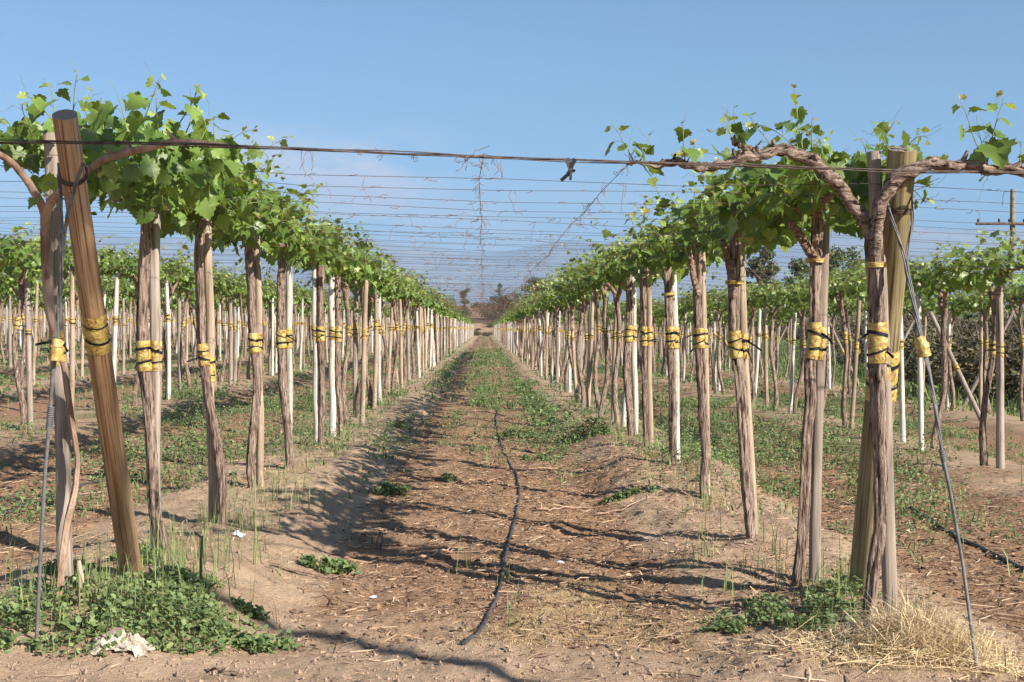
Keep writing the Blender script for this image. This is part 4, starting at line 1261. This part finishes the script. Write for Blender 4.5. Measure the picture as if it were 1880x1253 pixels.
def blades(mb, P, H, W, lean, tint, mi=0, az=None):
    n = len(P)
    az = rg.random(n) * 6.283 if az is None else az
    d = np.stack([np.cos(az), np.sin(az), 0 * az], 1)
    fa = az + 1.57 + rg.normal(0, .7, n)
    s = np.stack([np.cos(fa), np.sin(fa), 0 * fa], 1) * W[:, None]
    up = np.array([0, 0, 1.0])
    b = P - up * 0.01
    m_ = P + up * (H * .55)[:, None] + d * (H * lean * .3)[:, None]
    t = P + up * (H * np.clip(1 - lean * .35, .1, 1))[:, None] + d * (H * lean)[:, None]
    V = np.stack([b - s, b + s, m_ + s * .8, m_ - s * .8, t], 1).reshape(-1, 3)
    F = (np.arange(n)[:, None, None] * 5 + np.array([[0, 1, 2], [0, 2, 3], [3, 2, 4]])[None]).reshape(-1, 3)
    mb.add(V, F, mi, False, np.repeat(tint, 5, 0))
def tints(n, mean, sd):
    return np.stack([np.clip(rg.normal(mean, sd, n), 0, 1), rg.random(n), np.zeros(n)], 1)
def sample(n, x0, x1, y0, y1, dens, power=1.0):
    X = rg.uniform(x0, x1, n); Y = y0 + (y1 - y0) * rg.random(n) ** power
    keep = rg.random(n) < dens(X, Y)
    X, Y = X[keep], Y[keep]
    return np.stack([X, Y, ground(X, Y)], 1)

lm = MB()
P = sample(90000, -5.5, 5.5, 5.2, 30, lambda X, Y: np.clip(zones(X, Y)[0] * 1.1, 0.03, 1) * np.clip(1 - (Y - 14) / 18, .12, 1), 1.5)
n = len(P)
sticks(lm, P + np.array([0, 0, .004]), rg.random(n) * 6.283, rg.normal(0, .14, n), rg.gamma(2.0, .022, n) + .012, rg.uniform(.0012, .0042, n) , tints(n, .48, .25))
P = sample(2600, -4.5, 4.5, 5.2, 18, lambda X, Y: np.clip(zones(X, Y)[0] * 1.1, 0.02, 1), 1.3); n = len(P)
sticks(lm, P + np.array([0, 0, .010]), rg.random(n) * 6.283, rg.normal(0, .12, n), rg.gamma(3, .05, n) + .05, rg.uniform(.002, .0048, n), tints(n, .6, .22))
# dry curled leaves
P = sample(16000, -4.5, 4.5, 5.4, 22, lambda X, Y: np.clip(zones(X, Y)[0] * .8, 0.0, 1), 1.4); n = len(P)
az = rg.random(n) * 6.283
lv = Leaves()
for p, a in zip(P, az):
    lv.add(p + np.array([0, 0, .008]), (math.cos(a), math.sin(a), rg.normal(0, .3)), (rg.normal(0, .5), rg.normal(0, .5), 1), rg.uniform(.018, .05), (float(np.clip(rg.normal(.35, .2), 0, 1)), rg.random(), 0))
lv.bake(lm, 0, T_OV, F_OV, rg, .6)
tag(lm.build('fallen_litter', M_LITTER), 'fallen twigs, wood chips and dry leaves carpeting the track', 'litter', None, 'stuff')

P = sample(30000, -3.2, 3.4, 5.6, 18, lambda X, Y: (np.exp(-((X - XR + .25) / .6) ** 2) + .5 * np.exp(-((X - XL - .1) / .5) ** 2)) * (.15 + .8 * sstep(.4, .62, fnoise(X * 3.1, Y * 2.6, 85))), 1.3); n = len(P)
bm = MB()
sticks(bm, P + np.array([0, 0, .004]), rg.random(n) * 6.283, rg.normal(0, .16, n), rg.gamma(2.0, .022, n) + .012, rg.uniform(.001, .0036, n), tints(n, .52, .27))
tag(bm.build('bank_litter', M_LITTER), 'dry twigs and bark chips scattered on the banks under the vines', 'litter', None, 'stuff')
# dead grass lying on the banks
P = sample(26000, -3.0, 3.2, 6.2, 20, lambda X, Y: (np.exp(-((X - XR + .1) / .45) ** 2) + .8 * np.exp(-((X - XL) / .30) ** 2)) * (.12 + .9 * sstep(.42, .62, fnoise(X * 2.4, Y * 2, 83))), 1.2); n = len(P)
dm = MB()
blades(dm, P, rg.uniform(.01, .07, n), rg.uniform(.001, .003, n), rg.uniform(.4, 3.0, n), tints(n, .40, .28))
tag(dm.build('dead_grass', M_STRAW), 'thin dead grass matted along the banks at the foot of the vines', 'dead grass', None, 'stuff')

# clods on the bare sand
cm = MB()
P = sample(14000, -3.2, 3.2, 4.9, 10, lambda X, Y: np.where(Y < 6.2, 1, .35), 1.6); n = len(P)
oc = np.array([(1, 0, 0), (-1, 0, 0), (0, 1, 0), (0, -1, 0), (0, 0, 1), (0, 0, -.6)], float)
of = np.array([(0, 2, 4), (2, 1, 4), (1, 3, 4), (3, 0, 4), (2, 0, 5), (1, 2, 5), (3, 1, 5), (0, 3, 5)])
sz = np.clip(rg.gamma(1.3, .0036, n) + .002, 0, .016)
V = P[:, None] + sz[:, None, None] * oc[None] * rg.uniform(.5, 1.4, (n, 6, 1))
cm.add(V.reshape(-1, 3), (np.arange(n)[:, None, None] * 6 + of[None]).reshape(-1, 3), 0, False)
tag(cm.build('soil_clods', simple('soil_clod', (0.36, 0.26, 0.19), .95, 0, .1, (0.22, 0.15, 0.11), 30)), 'small crumbs and clods on the bare sandy soil', 'clods', None, 'stuff')

# yellow dry grass on the near part of the track
sm = MB()
P = sample(90000, -1.3, 2.6, 5.3, 9.0, lambda X, Y: np.clip(zones(X, Y)[1] * 1.15 - .12, 0, 1)); n = len(P)
blades(sm, P, rg.uniform(.005, .022, n), rg.uniform(.0008, .0016, n), rg.uniform(1.2, 4.0, n), tints(n, .40, .25))
tag(sm.build('dry_grass', M_STRAW), 'short yellow dry grass matted on the near track', 'dry grass', None, 'stuff')
# the straw heap under the right guy cable
sm = MB()
c = gp(1690, 1190)
n = 5200
X = c.x + rg.normal(0, .21, n) + .02; Y = c.y + rg.normal(0, .11, n); P = np.stack([X, Y, ground(X, Y)], 1)
hh = np.exp(-(((X - c.x) / .35) ** 2 + ((Y - c.y) / .2) ** 2))
blades(sm, P, rg.uniform(.02, .10, n) * (.4 + hh) + .24 * hh * rg.random(n) ** 2, rg.uniform(.0012, .0030, n), rg.uniform(.2, 1.9, n), tints(n, .78, .2))
n = 1700
X = c.x - .06 + rg.normal(0, .27, n); Y = c.y - .04 + rg.normal(0, .10, n); P = np.stack([X, Y, ground(X, Y) + rg.uniform(.004, .05, n) * np.exp(-((X - c.x) / .4) ** 2)], 1)
sticks(sm, P, rg.normal(0, .6, n) + np.where(rg.random(n) < .5, 0, 3.14), rg.normal(0, .25, n), rg.gamma(3, .035, n) + .03, rg.uniform(.001, .0026, n), tints(n, .82, .2))
tag(sm.build('straw_heap', M_STRAW), 'heap of bleached dry straw at the foot of the right guy cable', 'straw', None, 'stuff')

# leafy green weeds
def leafy(mb, cx, cy, rx, ry, h, n, size=(.018, .042), tmean=.35, rot=0.0):
    a = rg.random(n) * 6.283; q = rg.random(n) ** .62
    ux, uy = np.cos(a) * q, np.sin(a) * q
    X = cx + ux * rx * math.cos(rot) - uy * ry * math.sin(rot); Y = cy + ux * rx * math.sin(rot) + uy * ry * math.cos(rot)
    lump = fnoise(X * 7, Y * 7, 71, 2)
    keep = lump > np.quantile(lump, .22) + .12 * q ** 3
    X, Y, q, lump = X[keep], Y[keep], q[keep], lump[keep]
    Z = ground(X, Y) + h * (1 - q * q * .75) * rg.random(len(X)) ** .7 * (.4 + 1.1 * lump)
    lv = Leaves()
    for x, y, z in zip(X, Y, Z):
        b = rg.random() * 6.283
        lv.add((x, y, z), (math.cos(b), math.sin(b), rg.normal(.35, .45)), (rg.normal(.1, .5), rg.normal(-.2, .5), 1), rg.uniform(*size), (float(np.clip(rg.normal(tmean, .2), 0, 1)), rg.random(), 0))
    lv.bake(mb, 0, T_OV * np.array([1.35, 1.0]), F_OV, rg, .25)
    k = len(X) // 7                                       # stalks
    k = len(X) // 4; i = rg.integers(0, len(X), k)
    P = np.stack([X[i], Y[i], ground(X[i], Y[i])], 1)
    blades(mb, P, np.maximum(.03, (Z[i] - P[:, 2]) * rg.uniform(.8, 1.9, k) + .02), rg.uniform(.0014, .003, k), rg.uniform(0, .9, k), tints(k, .75, .25))
wp = MB()
c = gp(215, 1120)
leafy(wp, c.x, c.y, .66, .58, .12, 2500, (.012, .040), .5)
c = gp(60, 1150); leafy(wp, c.x, c.y, .32, .27, .08, 750, (.014, .04), .45)
c = gp(300, 1140); leafy(wp, c.x, c.y, .48, .32, .10, 1400, (.014, .04), .45)
c = gp(390, 1115); leafy(wp, c.x, c.y, .30, .2, .06, 480, (.014, .036), .45)
for (x, y, a, n) in ((420, 1175, .13, 380), (470, 1188, .11, 280), (520, 1193, .07, 130), (455, 1130, .10, 160), (260, 1030, .18, 500), (330, 1070, .25, 900), (20, 1190, .1, 120), (120, 1060, .15, 350)):
    c = gp(x, y); leafy(wp, c.x, c.y, a, a * .7, .07, n, tmean=.4)
tag(wp.build('weed_patch', M_WEED), 'spreading green leafy weeds round the foot of the leaning post', 'weeds', None, 'stuff')
wp = MB()
c = gp(1450, 1135); leafy(wp, c.x, c.y, .46, .24, .09, 1300, (.012, .034))
c = gp(1540, 1100); leafy(wp, c.x, c.y, .22, .2, .13, 520, (.012, .034))
c = gp(1350, 1160); leafy(wp, c.x, c.y, .16, .1, .06, 350, (.016, .036))
c = gp(1500, 1160); leafy(wp, c.x, c.y, .25, .08, .08, 500, (.016, .036))
tag(wp.build('weed_patch', M_WEED), 'low dark green weeds in the shade left of the right front post', 'weeds', None, 'stuff')
clumps = [(600, 1050, .20, .10, .09, 600, 'low green weed clump at the foot of the left bank nearest the camera'), (716, 908, .22, .16, .09, 560, 'green weed clump half in shade on the slope of the left bank'),
          (817, 884, .09, .08, .09, 170, 'small green weed tuft left of the pipe'), (952, 803, .33, .22, .13, 800, 'spread of green weeds across the pipe at mid track'), (985, 845, .20, .12, .06, 300, 'flat green weeds right of the pipe below the spread'),
          (1150, 914, .26, .10, .05, 420, 'low dark weed strip on the edge of the right bank'), (1083, 800, .28, .3, .24, 1100, 'bushy dark green weed on the right bank'), (732, 785, .18, .16, .10, 380, 'green weed clump on the left bank farther up the track'),
          (1285, 885, .07, .06, .07, 90, 'tiny green seedling on the right bank near the fourth vine'), (820, 1155, .0, .0, 0, 0, '')]
for x, y, a, b2, h, n, lb in clumps:
    if not n: continue
    c = gp(x, y); m = MB(); leafy(m, c.x, c.y, a, b2, h, n, (.02, .045))
    o = m.build('weed_clump', M_WEED)
    tag(o, lb, 'weed', 'green weed clumps on the track and banks')

# grass and weeds over the whole field
fw = MB()
def field_dens(X, Y):
    g = .8 * sstep(.56, .72, fnoise(X * .9, Y * .55, 47)) 
    g = np.maximum(g, .7 * sstep(.56, .68, fnoise(X * 2.1 + 5, Y * 1.3, 52)) * sstep(10, 16, Y))
    k = np.where(X < 0, np.round((X - XL) / PITCHX), np.round((X - XR) / PITCHX) + 1)
    track = (np.exp(-((X - .0) / .42) ** 2) + .9 * np.exp(-((X - 1.0) / .32) ** 2) + .5 * np.exp(-((X + 1.15) / .25) ** 2)) * sstep(9, 15, Y) * sstep(.50, .66, fnoise(X * 1.3, Y * .55, 48))
    d = np.where(np.abs(X) < 1.55, np.clip(track, 0, 1), g * sstep(8.3, 11, Y + .8 * np.sin(X * 3)))
    # the greener strip right of the right row
    d = np.maximum(d, 1.0 * np.exp(-((X - 3.2) / .9) ** 2) * sstep(9.0, 11, Y) * sstep(22, 15, Y) * sstep(.35, .5, fnoise(X * 1.4, Y * 1.1, 53)))
    d = np.maximum(d, .85 * np.exp(-((X + 3.5) / .7) ** 2) * sstep(11, 13, Y) * sstep(24, 17, Y) * sstep(.42, .55, fnoise(X * 1.4, Y * 1.1, 54)))
    return np.where(X > FIELD_RIGHT, .8, d)
P = sample(36000, -6.5, 7.5, 8, 26, field_dens, 1.1); n = len(P)
for s in range(2):
    Q = P + np.stack([rg.normal(0, .035, n), rg.normal(0, .035, n), np.zeros(n)], 1)
    blades(fw, Q, rg.gamma(4, .016, n) + .015, rg.uniform(.003, .008, n), rg.uniform(.3, 1.6, n), tints(n, .36, .24))
def leafy_field(n0, x0, x1, y0, y1, dens, per, size, h, power=1.1):
    P = sample(n0, x0, x1, y0, y1, dens, power); n = len(P)
    cl = fnoise(P[:, 0] * 2.3, P[:, 1] * 2.3, 91, 2)
    P, cl = P[cl > .38], cl[cl > .38]; n = len(P)
    lv = Leaves()
    for k in range(per):
        a = rg.random(n) * 6.283; q = rg.uniform(.005, .06, n)
        zz = h * rg.random(n) * (.4 + 1.2 * (cl - .38) / .3)
        pp = P + np.stack([np.cos(a) * q, np.sin(a) * q, zz], 1)
        nn = np.stack([rg.normal(.15, .5, n), rg.normal(-.3, .5, n), np.ones(n)], 1)
        yy = np.stack([np.cos(a), np.sin(a), rg.normal(.35, .45, n)], 1)
        sz = rg.uniform(*size, n); tt = tints(n, .36, .2)
        lv.p += pp.tolist(); lv.y += yy.tolist(); lv.n += nn.tolist(); lv.s += sz.tolist(); lv.t += tt.tolist()
    lv.bake(fw, 0, T_OV * np.array([1.2, 1.0]), F_OV, rg, .25)
leafy_field(62000, -6.5, 7.5, 8.5, 26, field_dens, 4, (.017, .042), .15)
leafy_field(17000, -1.5, 1.5, 12, 70, lambda X, Y: np.clip((np.exp(-((X - .0) / .40) ** 2) + .85 * np.exp(-((X - 1.0) / .32) ** 2) + .4 * np.exp(-((X + 1.15) / .22) ** 2)), 0, 1) * sstep(11, 20, Y) * sstep(.52, .66, fnoise(X * 1.5, Y * .45, 48)), 4, (.03, .07), .10, 1.3)
leafy_field(40000, -22, 12, 24, 70, field_dens, 3, (.04, .085), .16, 1.3)
P = sample(70000, -26, 16, 22, 75, field_dens, 1.3); n = len(P)
blades(fw, P, rg.uniform(.05, .18, n), rg.uniform(.008, .02, n), rg.uniform(.2, .9, n), tints(n, .40, .22))
P = sample(42000, -45, 26, 60, 225, field_dens, 1.2); n = len(P)
blades(fw, P, rg.uniform(.10, .26, n), rg.uniform(.02, .05, n), rg.uniform(.2, .9, n), tints(n, .42, .22))
P = sample(90000, -1.45, 1.5, 11, 90, lambda X, Y: np.clip((np.exp(-((X - .0) / .40) ** 2) + .85 * np.exp(-((X - 1.0) / .30) ** 2) + .4 * np.exp(-((X + 1.15) / .22) ** 2)), 0, 1) * sstep(11, 24, Y) * (.08 + .8 * sstep(.42, .66, fnoise(X * 1.5, Y * .45, 48))), 1.35); n = len(P)
sc_ = np.clip(P[:, 1] / 22, .7, 2.2)
blades(fw, P, rg.gamma(4, .011, n) * sc_ ** .5 + .012, rg.uniform(.003, .007, n) * sc_, rg.uniform(.3, 1.6, n), tints(n, .42, .25))
P = sample(26000, 8.5, 30, 20, 70, lambda X, Y: sstep(8.6, 11.0, X - .17 * np.clip(Y - 34, 0, 99)) * (.3 + .7 * sstep(.4, .6, fnoise(X * .7, Y * .5, 95))), 1.2); n = len(P)
blades(fw, P, rg.uniform(.15, .55, n), rg.uniform(.008, .02, n), rg.uniform(.1, .8, n), tints(n, .55, .3))
tag(fw.build('field_grass', M_WEED), 'green grass and weeds growing in patches between the rows', 'grass', None, 'stuff')
# tall thin green stems along the banks
ts = MB()
def bank(X, Y):
    return (np.exp(-((X - XR) / .30) ** 2) + np.exp(-((X - XL - .12) / .28) ** 2)) * .9 * np.where(Y < 6.6, .2, np.where(X < 0, .6, .9)) * (.25 + 1.1 * sstep(.4, .62, fnoise(X * 2, Y * 1.6, 81)))
P = sample(4200, -2.6, 2.6, 6.1, 17, bank, 1.1)
P = np.concatenate([P, sample(900, -8, 8, 9, 26, lambda X, Y: .5 * (np.abs(X) > 2.4))]); 
for (x, y, k, s) in ((860, 1050, 3, .01), (832, 1062, 2, .01), (925, 1070, 5, .04), (938, 1150, 2, .005), (440, 970, 40, .18), (420, 1010, 30, .2), (490, 930, 40, .25), (300, 1040, 40, .15), (250, 1060, 40, .25), (1340, 1090, 9, .05), (1300, 1020, 7, .05), (1270, 1040, 6, .04), (1440, 1060, 12, .12), (1530, 1080, 14, .1), (1620, 1140, 6, .06), (1650, 1170, 8, .15), (1740, 1000, 4, .05), (1750, 930, 4, .05), (1865, 1060, 3, .03), (200, 1110, 50, .3), (120, 1100, 30, .2), (300, 1090, 30, .2)):
    c = gp(x, y)
    X = c.x + rg.normal(0, s, k); Y = c.y + rg.normal(0, s, k)
    P = np.concatenate([P, np.stack([X, Y, ground(X, Y)], 1)])
n = len(P)
H = np.clip(rg.gamma(5, .040, n), .05, .42)
for s in range(2):
    blades(ts, P + np.stack([rg.normal(0, .012, n), rg.normal(0, .012, n), np.zeros(n)], 1), H * rg.uniform(.7, 1.05, n), rg.uniform(.0018, .0034, n), rg.uniform(.02, .35, n), tints(n, .72, .2))
tag(ts.build('wild_grass', M_WEED), 'tall thin green stems standing along the banks', 'grass stems', None, 'stuff')

# ------------------------------------------------------------------ beyond the rows
def cards(mb, pts, size, tm, ts_, up=.4, T=T_OV, F=F_OV, mi=0):
    lv = Leaves()
    r = random.Random(len(pts))
    for p in pts:
        lv.add(p, unit3(r), unit3(r) + Vector((0, 0, up)), r.uniform(*size), (min(1, max(0, r.gauss(tm, ts_))), r.random(), 0))
    lv.bake(mb, mi, T * np.array([1.5, 1]), F, rg, .4)
def blob_points(r, n, lobes):
    out = []
    tot = sum(l[3] * l[4] for l in lobes)
    for (x, y, z, rx, rz) in lobes:
        for i in range(int(n * rx * rz / tot)):
            d = unit3(r); q = r.random() ** .45
            out.append((x + d.x * rx * q, y + d.y * rx * q, z + d.z * rz * q))
    return out
def bush_mesh(seed, h=1.0):
    r = random.Random(seed); m = MB()
    lobes = [(r.uniform(-.6, .6), r.uniform(-.4, .4), r.uniform(.25, .7) * h, r.uniform(.3, .55), r.uniform(.22, .45) * h) for _ in range(8)]
    cards(m, blob_points(r, 1500, lobes), (.03, .085), .45, .3)
    for i in range(12):
        a = r.random() * 6.28
        tube(m, [(0, 0, -.05), (math.cos(a) * .3, math.sin(a) * .25, .5 * h), (math.cos(a) * .6, math.sin(a) * .4, r.uniform(.8, 1.3) * h)], [.02, .012, .005], 4, 1, False)
    return m.mesh('scrub', [M_SCRUB, M_TREEBARK])
BUSH = [bush_mesh(s) for s in (1, 2, 3, 4)]
r = random.Random(23)
for i in range(110):
    y = 26 + 1.0 * i * (1 + i * .004)
    x = FIELD_RIGHT + 0.9 + .17 * max(0, y - 34) + r.uniform(0, 6.5) * (1 + .4 * (i % 3))
    o = mesh_obj('scrub_bush', BUSH[i % 4])
    o.location = (x, y, gz(x, y) - .05); o.rotation_euler.z = r.random() * 6.28
    s = r.uniform(1.3, 2.3); o.scale = (s * 1.25, s * 1.25, s * .85)
    tag(o, 'dry greyish scrub bush on the bank beyond the right edge of the field', 'bush', 'scrub bushes along the right bank')
for i in range(44):
    y = r.uniform(236, 300); x = r.uniform(-34, 34) if i > 16 else r.uniform(-9, 9)
    o = mesh_obj('scrub_bush', BUSH[i % 4])
    o.location = (x, y, gz(x, y) - .1); o.rotation_euler.z = r.random() * 6.28
    s = r.uniform(1.4, 3.0); o.scale = (s * 1.3, s * 1.3, s)
    tag(o, 'dry brownish bush on the rise behind the far end of the rows', 'bush', 'bushes on the rise behind the rows')
for i in range(40):
    y = r.uniform(222, 240); x = r.uniform(-10, 11)
    o = mesh_obj('scrub_bush', BUSH[i % 4])
    o.location = (x, y, gz(x, y) - .1); o.rotation_euler.z = r.random() * 6.28
    s = r.uniform(.7, 1.5); o.scale = (s * 1.4, s * 1.3, s * .8)
    tag(o, 'low dry bush right at the far end of the track', 'bush', 'low bushes at the far end of the track')
def tree(px, ytop, width, Y, shape, label, tm=.35, seed=0):
    top = at(px, ytop, Y); x = top.x; z0 = gz(x, Y); H = top.z - z0; w = width / FPX * Y
    r = random.Random(seed)
    t = empty('tree', (x, Y, z0), label, 'tree', 'trees behind the vineyard')
    m = MB()
    tr = [(0, 0, -.2), (.02 * H, 0, H * .25), (-.01 * H, .01 * H, H * .55), (0, 0, H * .9)]
    tube(m, resample(tr, 10), np.linspace(.035 * H, .008 * H, 10), 7, 0, True, .08, .08, seed)
    for i in range(9):
        a = r.random() * 6.28; zz = H * r.uniform(.3, .75)
        tube(m, [(0, 0, zz), (math.cos(a) * w * .2, math.sin(a) * w * .2, zz + H * .08), (math.cos(a) * w * .38, math.sin(a) * w * .38, zz + H * .15)], [.012 * H, .008 * H, .003 * H], 5, 0, False)
    m.build('trunk', M_TREEBARK, t)
    lobes = []
    for i in range(26):
        f = r.random()
        if shape == 'column': rad, zz = w * .22, H * (.18 + .80 * f); ra = w * .25
        elif shape == 'cone': rad, zz = w * .20 * (1.2 - f), H * (.15 + .83 * f); ra = w * .42 * (1.02 - f)
        else: rad, zz = w * .19, H * (.32 + .60 * f); ra = w * .40 * math.sqrt(max(.05, 1 - ((f - .42) / .62) ** 2))
        a = r.random() * 6.28
        lobes.append((math.cos(a) * ra * r.random() ** .5, math.sin(a) * ra * r.random() ** .5, min(zz, H * .97), max(rad, .05 * H) * r.uniform(.7, 1.25), max(rad, .05 * H) * r.uniform(.5, .9)))
    m = MB(); cards(m, blob_points(r, 4200, lobes), (.014 * H, .034 * H), tm, .24)
    m.build('crown', M_TREE, t)
tree(853, 530, 24, 250, 'column', 'narrow poplar like tree behind the far end of the left row', .5, 1)
tree(917, 517, 62, 262, 'cone', 'dark pointed tree behind the end of the track', .2, 2)
tree(984, 502, 60, 255, 'round', 'broad brownish tree behind the far end of the right row', .55, 3)
tree(950, 538, 60, 270, 'round', 'low dark rounded tree between the pointed and the broad tree', .25, 4)
tree(820, 545, 50, 260, 'round', 'low grey green tree just left of the narrow tree', .6, 5)
tree(1396, 446, 70, 130, 'round', 'grey twiggy tree showing above the leaves right of the right row', .75, 6)
tree(1540, 436, 110, 120, 'round', 'green bushy tree seen left of the right front post', .45, 7)
tree(1470, 470, 80, 125, 'round', 'smaller green tree beside the bushy one', .4, 8)
tree(1660, 470, 90, 140, 'round', 'low tree right of the right front post behind the wires', .4, 9)

# leaning side anchors along the right edge of the field
m = MB(); tube(m, [(-.35, 0, -.1), (.2, 0, .95), (.75, 0, 2.0)], [.042, .04, .036], 10, 0, True, .02, .02, 3)
SP = m.mesh('leaning_post', [M_GREY])
m = MB(); P_ = np.array([(-.35 + .524 * q, 0, -.1 + q) for q in np.linspace(0, 2, 12)]); wrap(m, P_, .042, 1.02, 1.14, 3, tails=False)
SPW = m.mesh('yellow_wrap', [M_WRAP, M_TIE])
m = MB(); tube(m, [(.70, 0, 1.95), (1.9, .05, 0)], .005, 4, 0, False)
SPG = m.mesh('guy_wire', [M_CABLE])
for i in range(10):
    y = 16.5 + i * 4.6 + r.uniform(-.4, .4)
    x = FIELD_RIGHT - 1.35 + r.uniform(-.3, .3) - (1.5 if y < 24 else 0)
    if x / y > .43: continue
    o = mesh_obj('leaning_post', SP); o.location = (x, y, gz(x, y)); o.rotation_euler.z = r.uniform(-.3, .3) + (math.pi if i % 3 == 1 else 0)
    tag(o, 'grey anchor post leaning at the right edge of the field', 'post', 'leaning anchor posts at the right edge of the field')
    mesh_obj('yellow_wrap', SPW, o); mesh_obj('guy_wire', SPG, o)

# the power pole behind the right rows
Yp = 62
top = at(1859, 348, Yp); base = Vector((top.x, Yp, gz(top.x, Yp)))
t = empty('utility_pole', base, 'wooden utility pole with a low crossarm at the far right', 'utility pole')
m = MB(); tube(m, [(0, 0, -.2), (0, 0, (top.z - base.z) * .5), (0, 0, top.z - base.z)], [.16, .14, .11], 12, 0, True, .01, .02, 9); m.build('pole', M_POLE, t)
a = at(1792, 411, Yp - .2) - base; b = at(1925, 411, Yp - .2) - base
m = MB(); tube(m, [a, b], .07, 8, 0, True, section=6); m.build('crossarm', M_TREEBARK, t)
for x in (1796, 1834, 1853, 1880, 1915):
    c = at(x, 408, Yp - .2) - base
    m = MB(); tube(m, [c + Vector((0, 0, -.02)), c + Vector((0, 0, .1)), c + Vector((0, 0, .16))], [.05, .06, .03], 8, 0, True); m.build('insulator', M_TIE, t)
# a bare broken cane standing above the left leaves
m = MB(); c = at(402, 495, 24); tube(m, [(0, 0, -.5), (.02, 0, .1), (0, 0, .38), (.06, 0, .48)], [.04, .036, .04, .02], 9, 0, True, .08, .1, 3)
# an unseen slim tree, added beside the camera to cast shade: only its trunk's long shadow and the shade of its crown fall into the picture
tx, ty = 2.22 + 1.33 * 3, 3.62 - 1.13 * 3
c = Vector((tx, ty, gz(tx, ty)))
t = empty('unseen_shade_tree', c, 'slim tall tree added out of view to shade the front left leaves', 'tree')
m = MB(); tube(m, resample([(0, 0, -.3), (.01, 0, 1.5), (.02, 0, 3.2), (0, 0, 5.5), (-.25, -.2, 6.2), (-.7, -.5, 7.0), (-1.0, -.7, 7.7)], 40), np.linspace(.11, .03, 40), 12, 0, True, .05, .1, 12)
for q in ((-.9, -.2, 7.3), (-1.3, -.9, 7.2), (-.5, -.9, 7.6)):
    tube(m, [(-.35, -.28, 6.35), ((q[0] - .35) / 2, (q[1] - .28) / 2, (q[2] + 6.5) / 2), q], [.03, .02, .008], 6, 0)
m.build('trunk', M_TREEBARK, t)
m = MB(); r = random.Random(5)
cards(m, blob_points(r, 900, [(-1.05, -.65, 7.45, .55, .42), (-1.35, -.35, 7.25, .35, .3), (-.75, -.9, 7.6, .4, .35), (-1.2, -.95, 7.75, .35, .3)]), (.06, .13), .4, .2)
m.build('crown', M_TREE, t)

# ------------------------------------------------------------------ air
bpy.ops.mesh.primitive_cube_add(size=1)
hz = bpy.context.active_object
hz.name = 'haze'
hz.scale = (34000, 16000, 1180)
hz.location = (0, 7400, 1180 / 2 - 4)
hm = bpy.data.materials.new('haze'); hm.use_nodes = True
hm.node_tree.nodes.clear()
ho = hm.node_tree.nodes.new('ShaderNodeOutputMaterial'); hv = hm.node_tree.nodes.new('ShaderNodeVolumePrincipled')
hv.inputs['Density'].default_value = 0.00010
hv.inputs['Color'].default_value = (0.38, 0.66, 1.0, 1)
hm.node_tree.links.new(hv.outputs[0], ho.inputs['Volume'])
hz.data.materials.append(hm)
tag(hz, 'thin bluish haze in the air over the whole valley', 'haze', None, 'stuff')
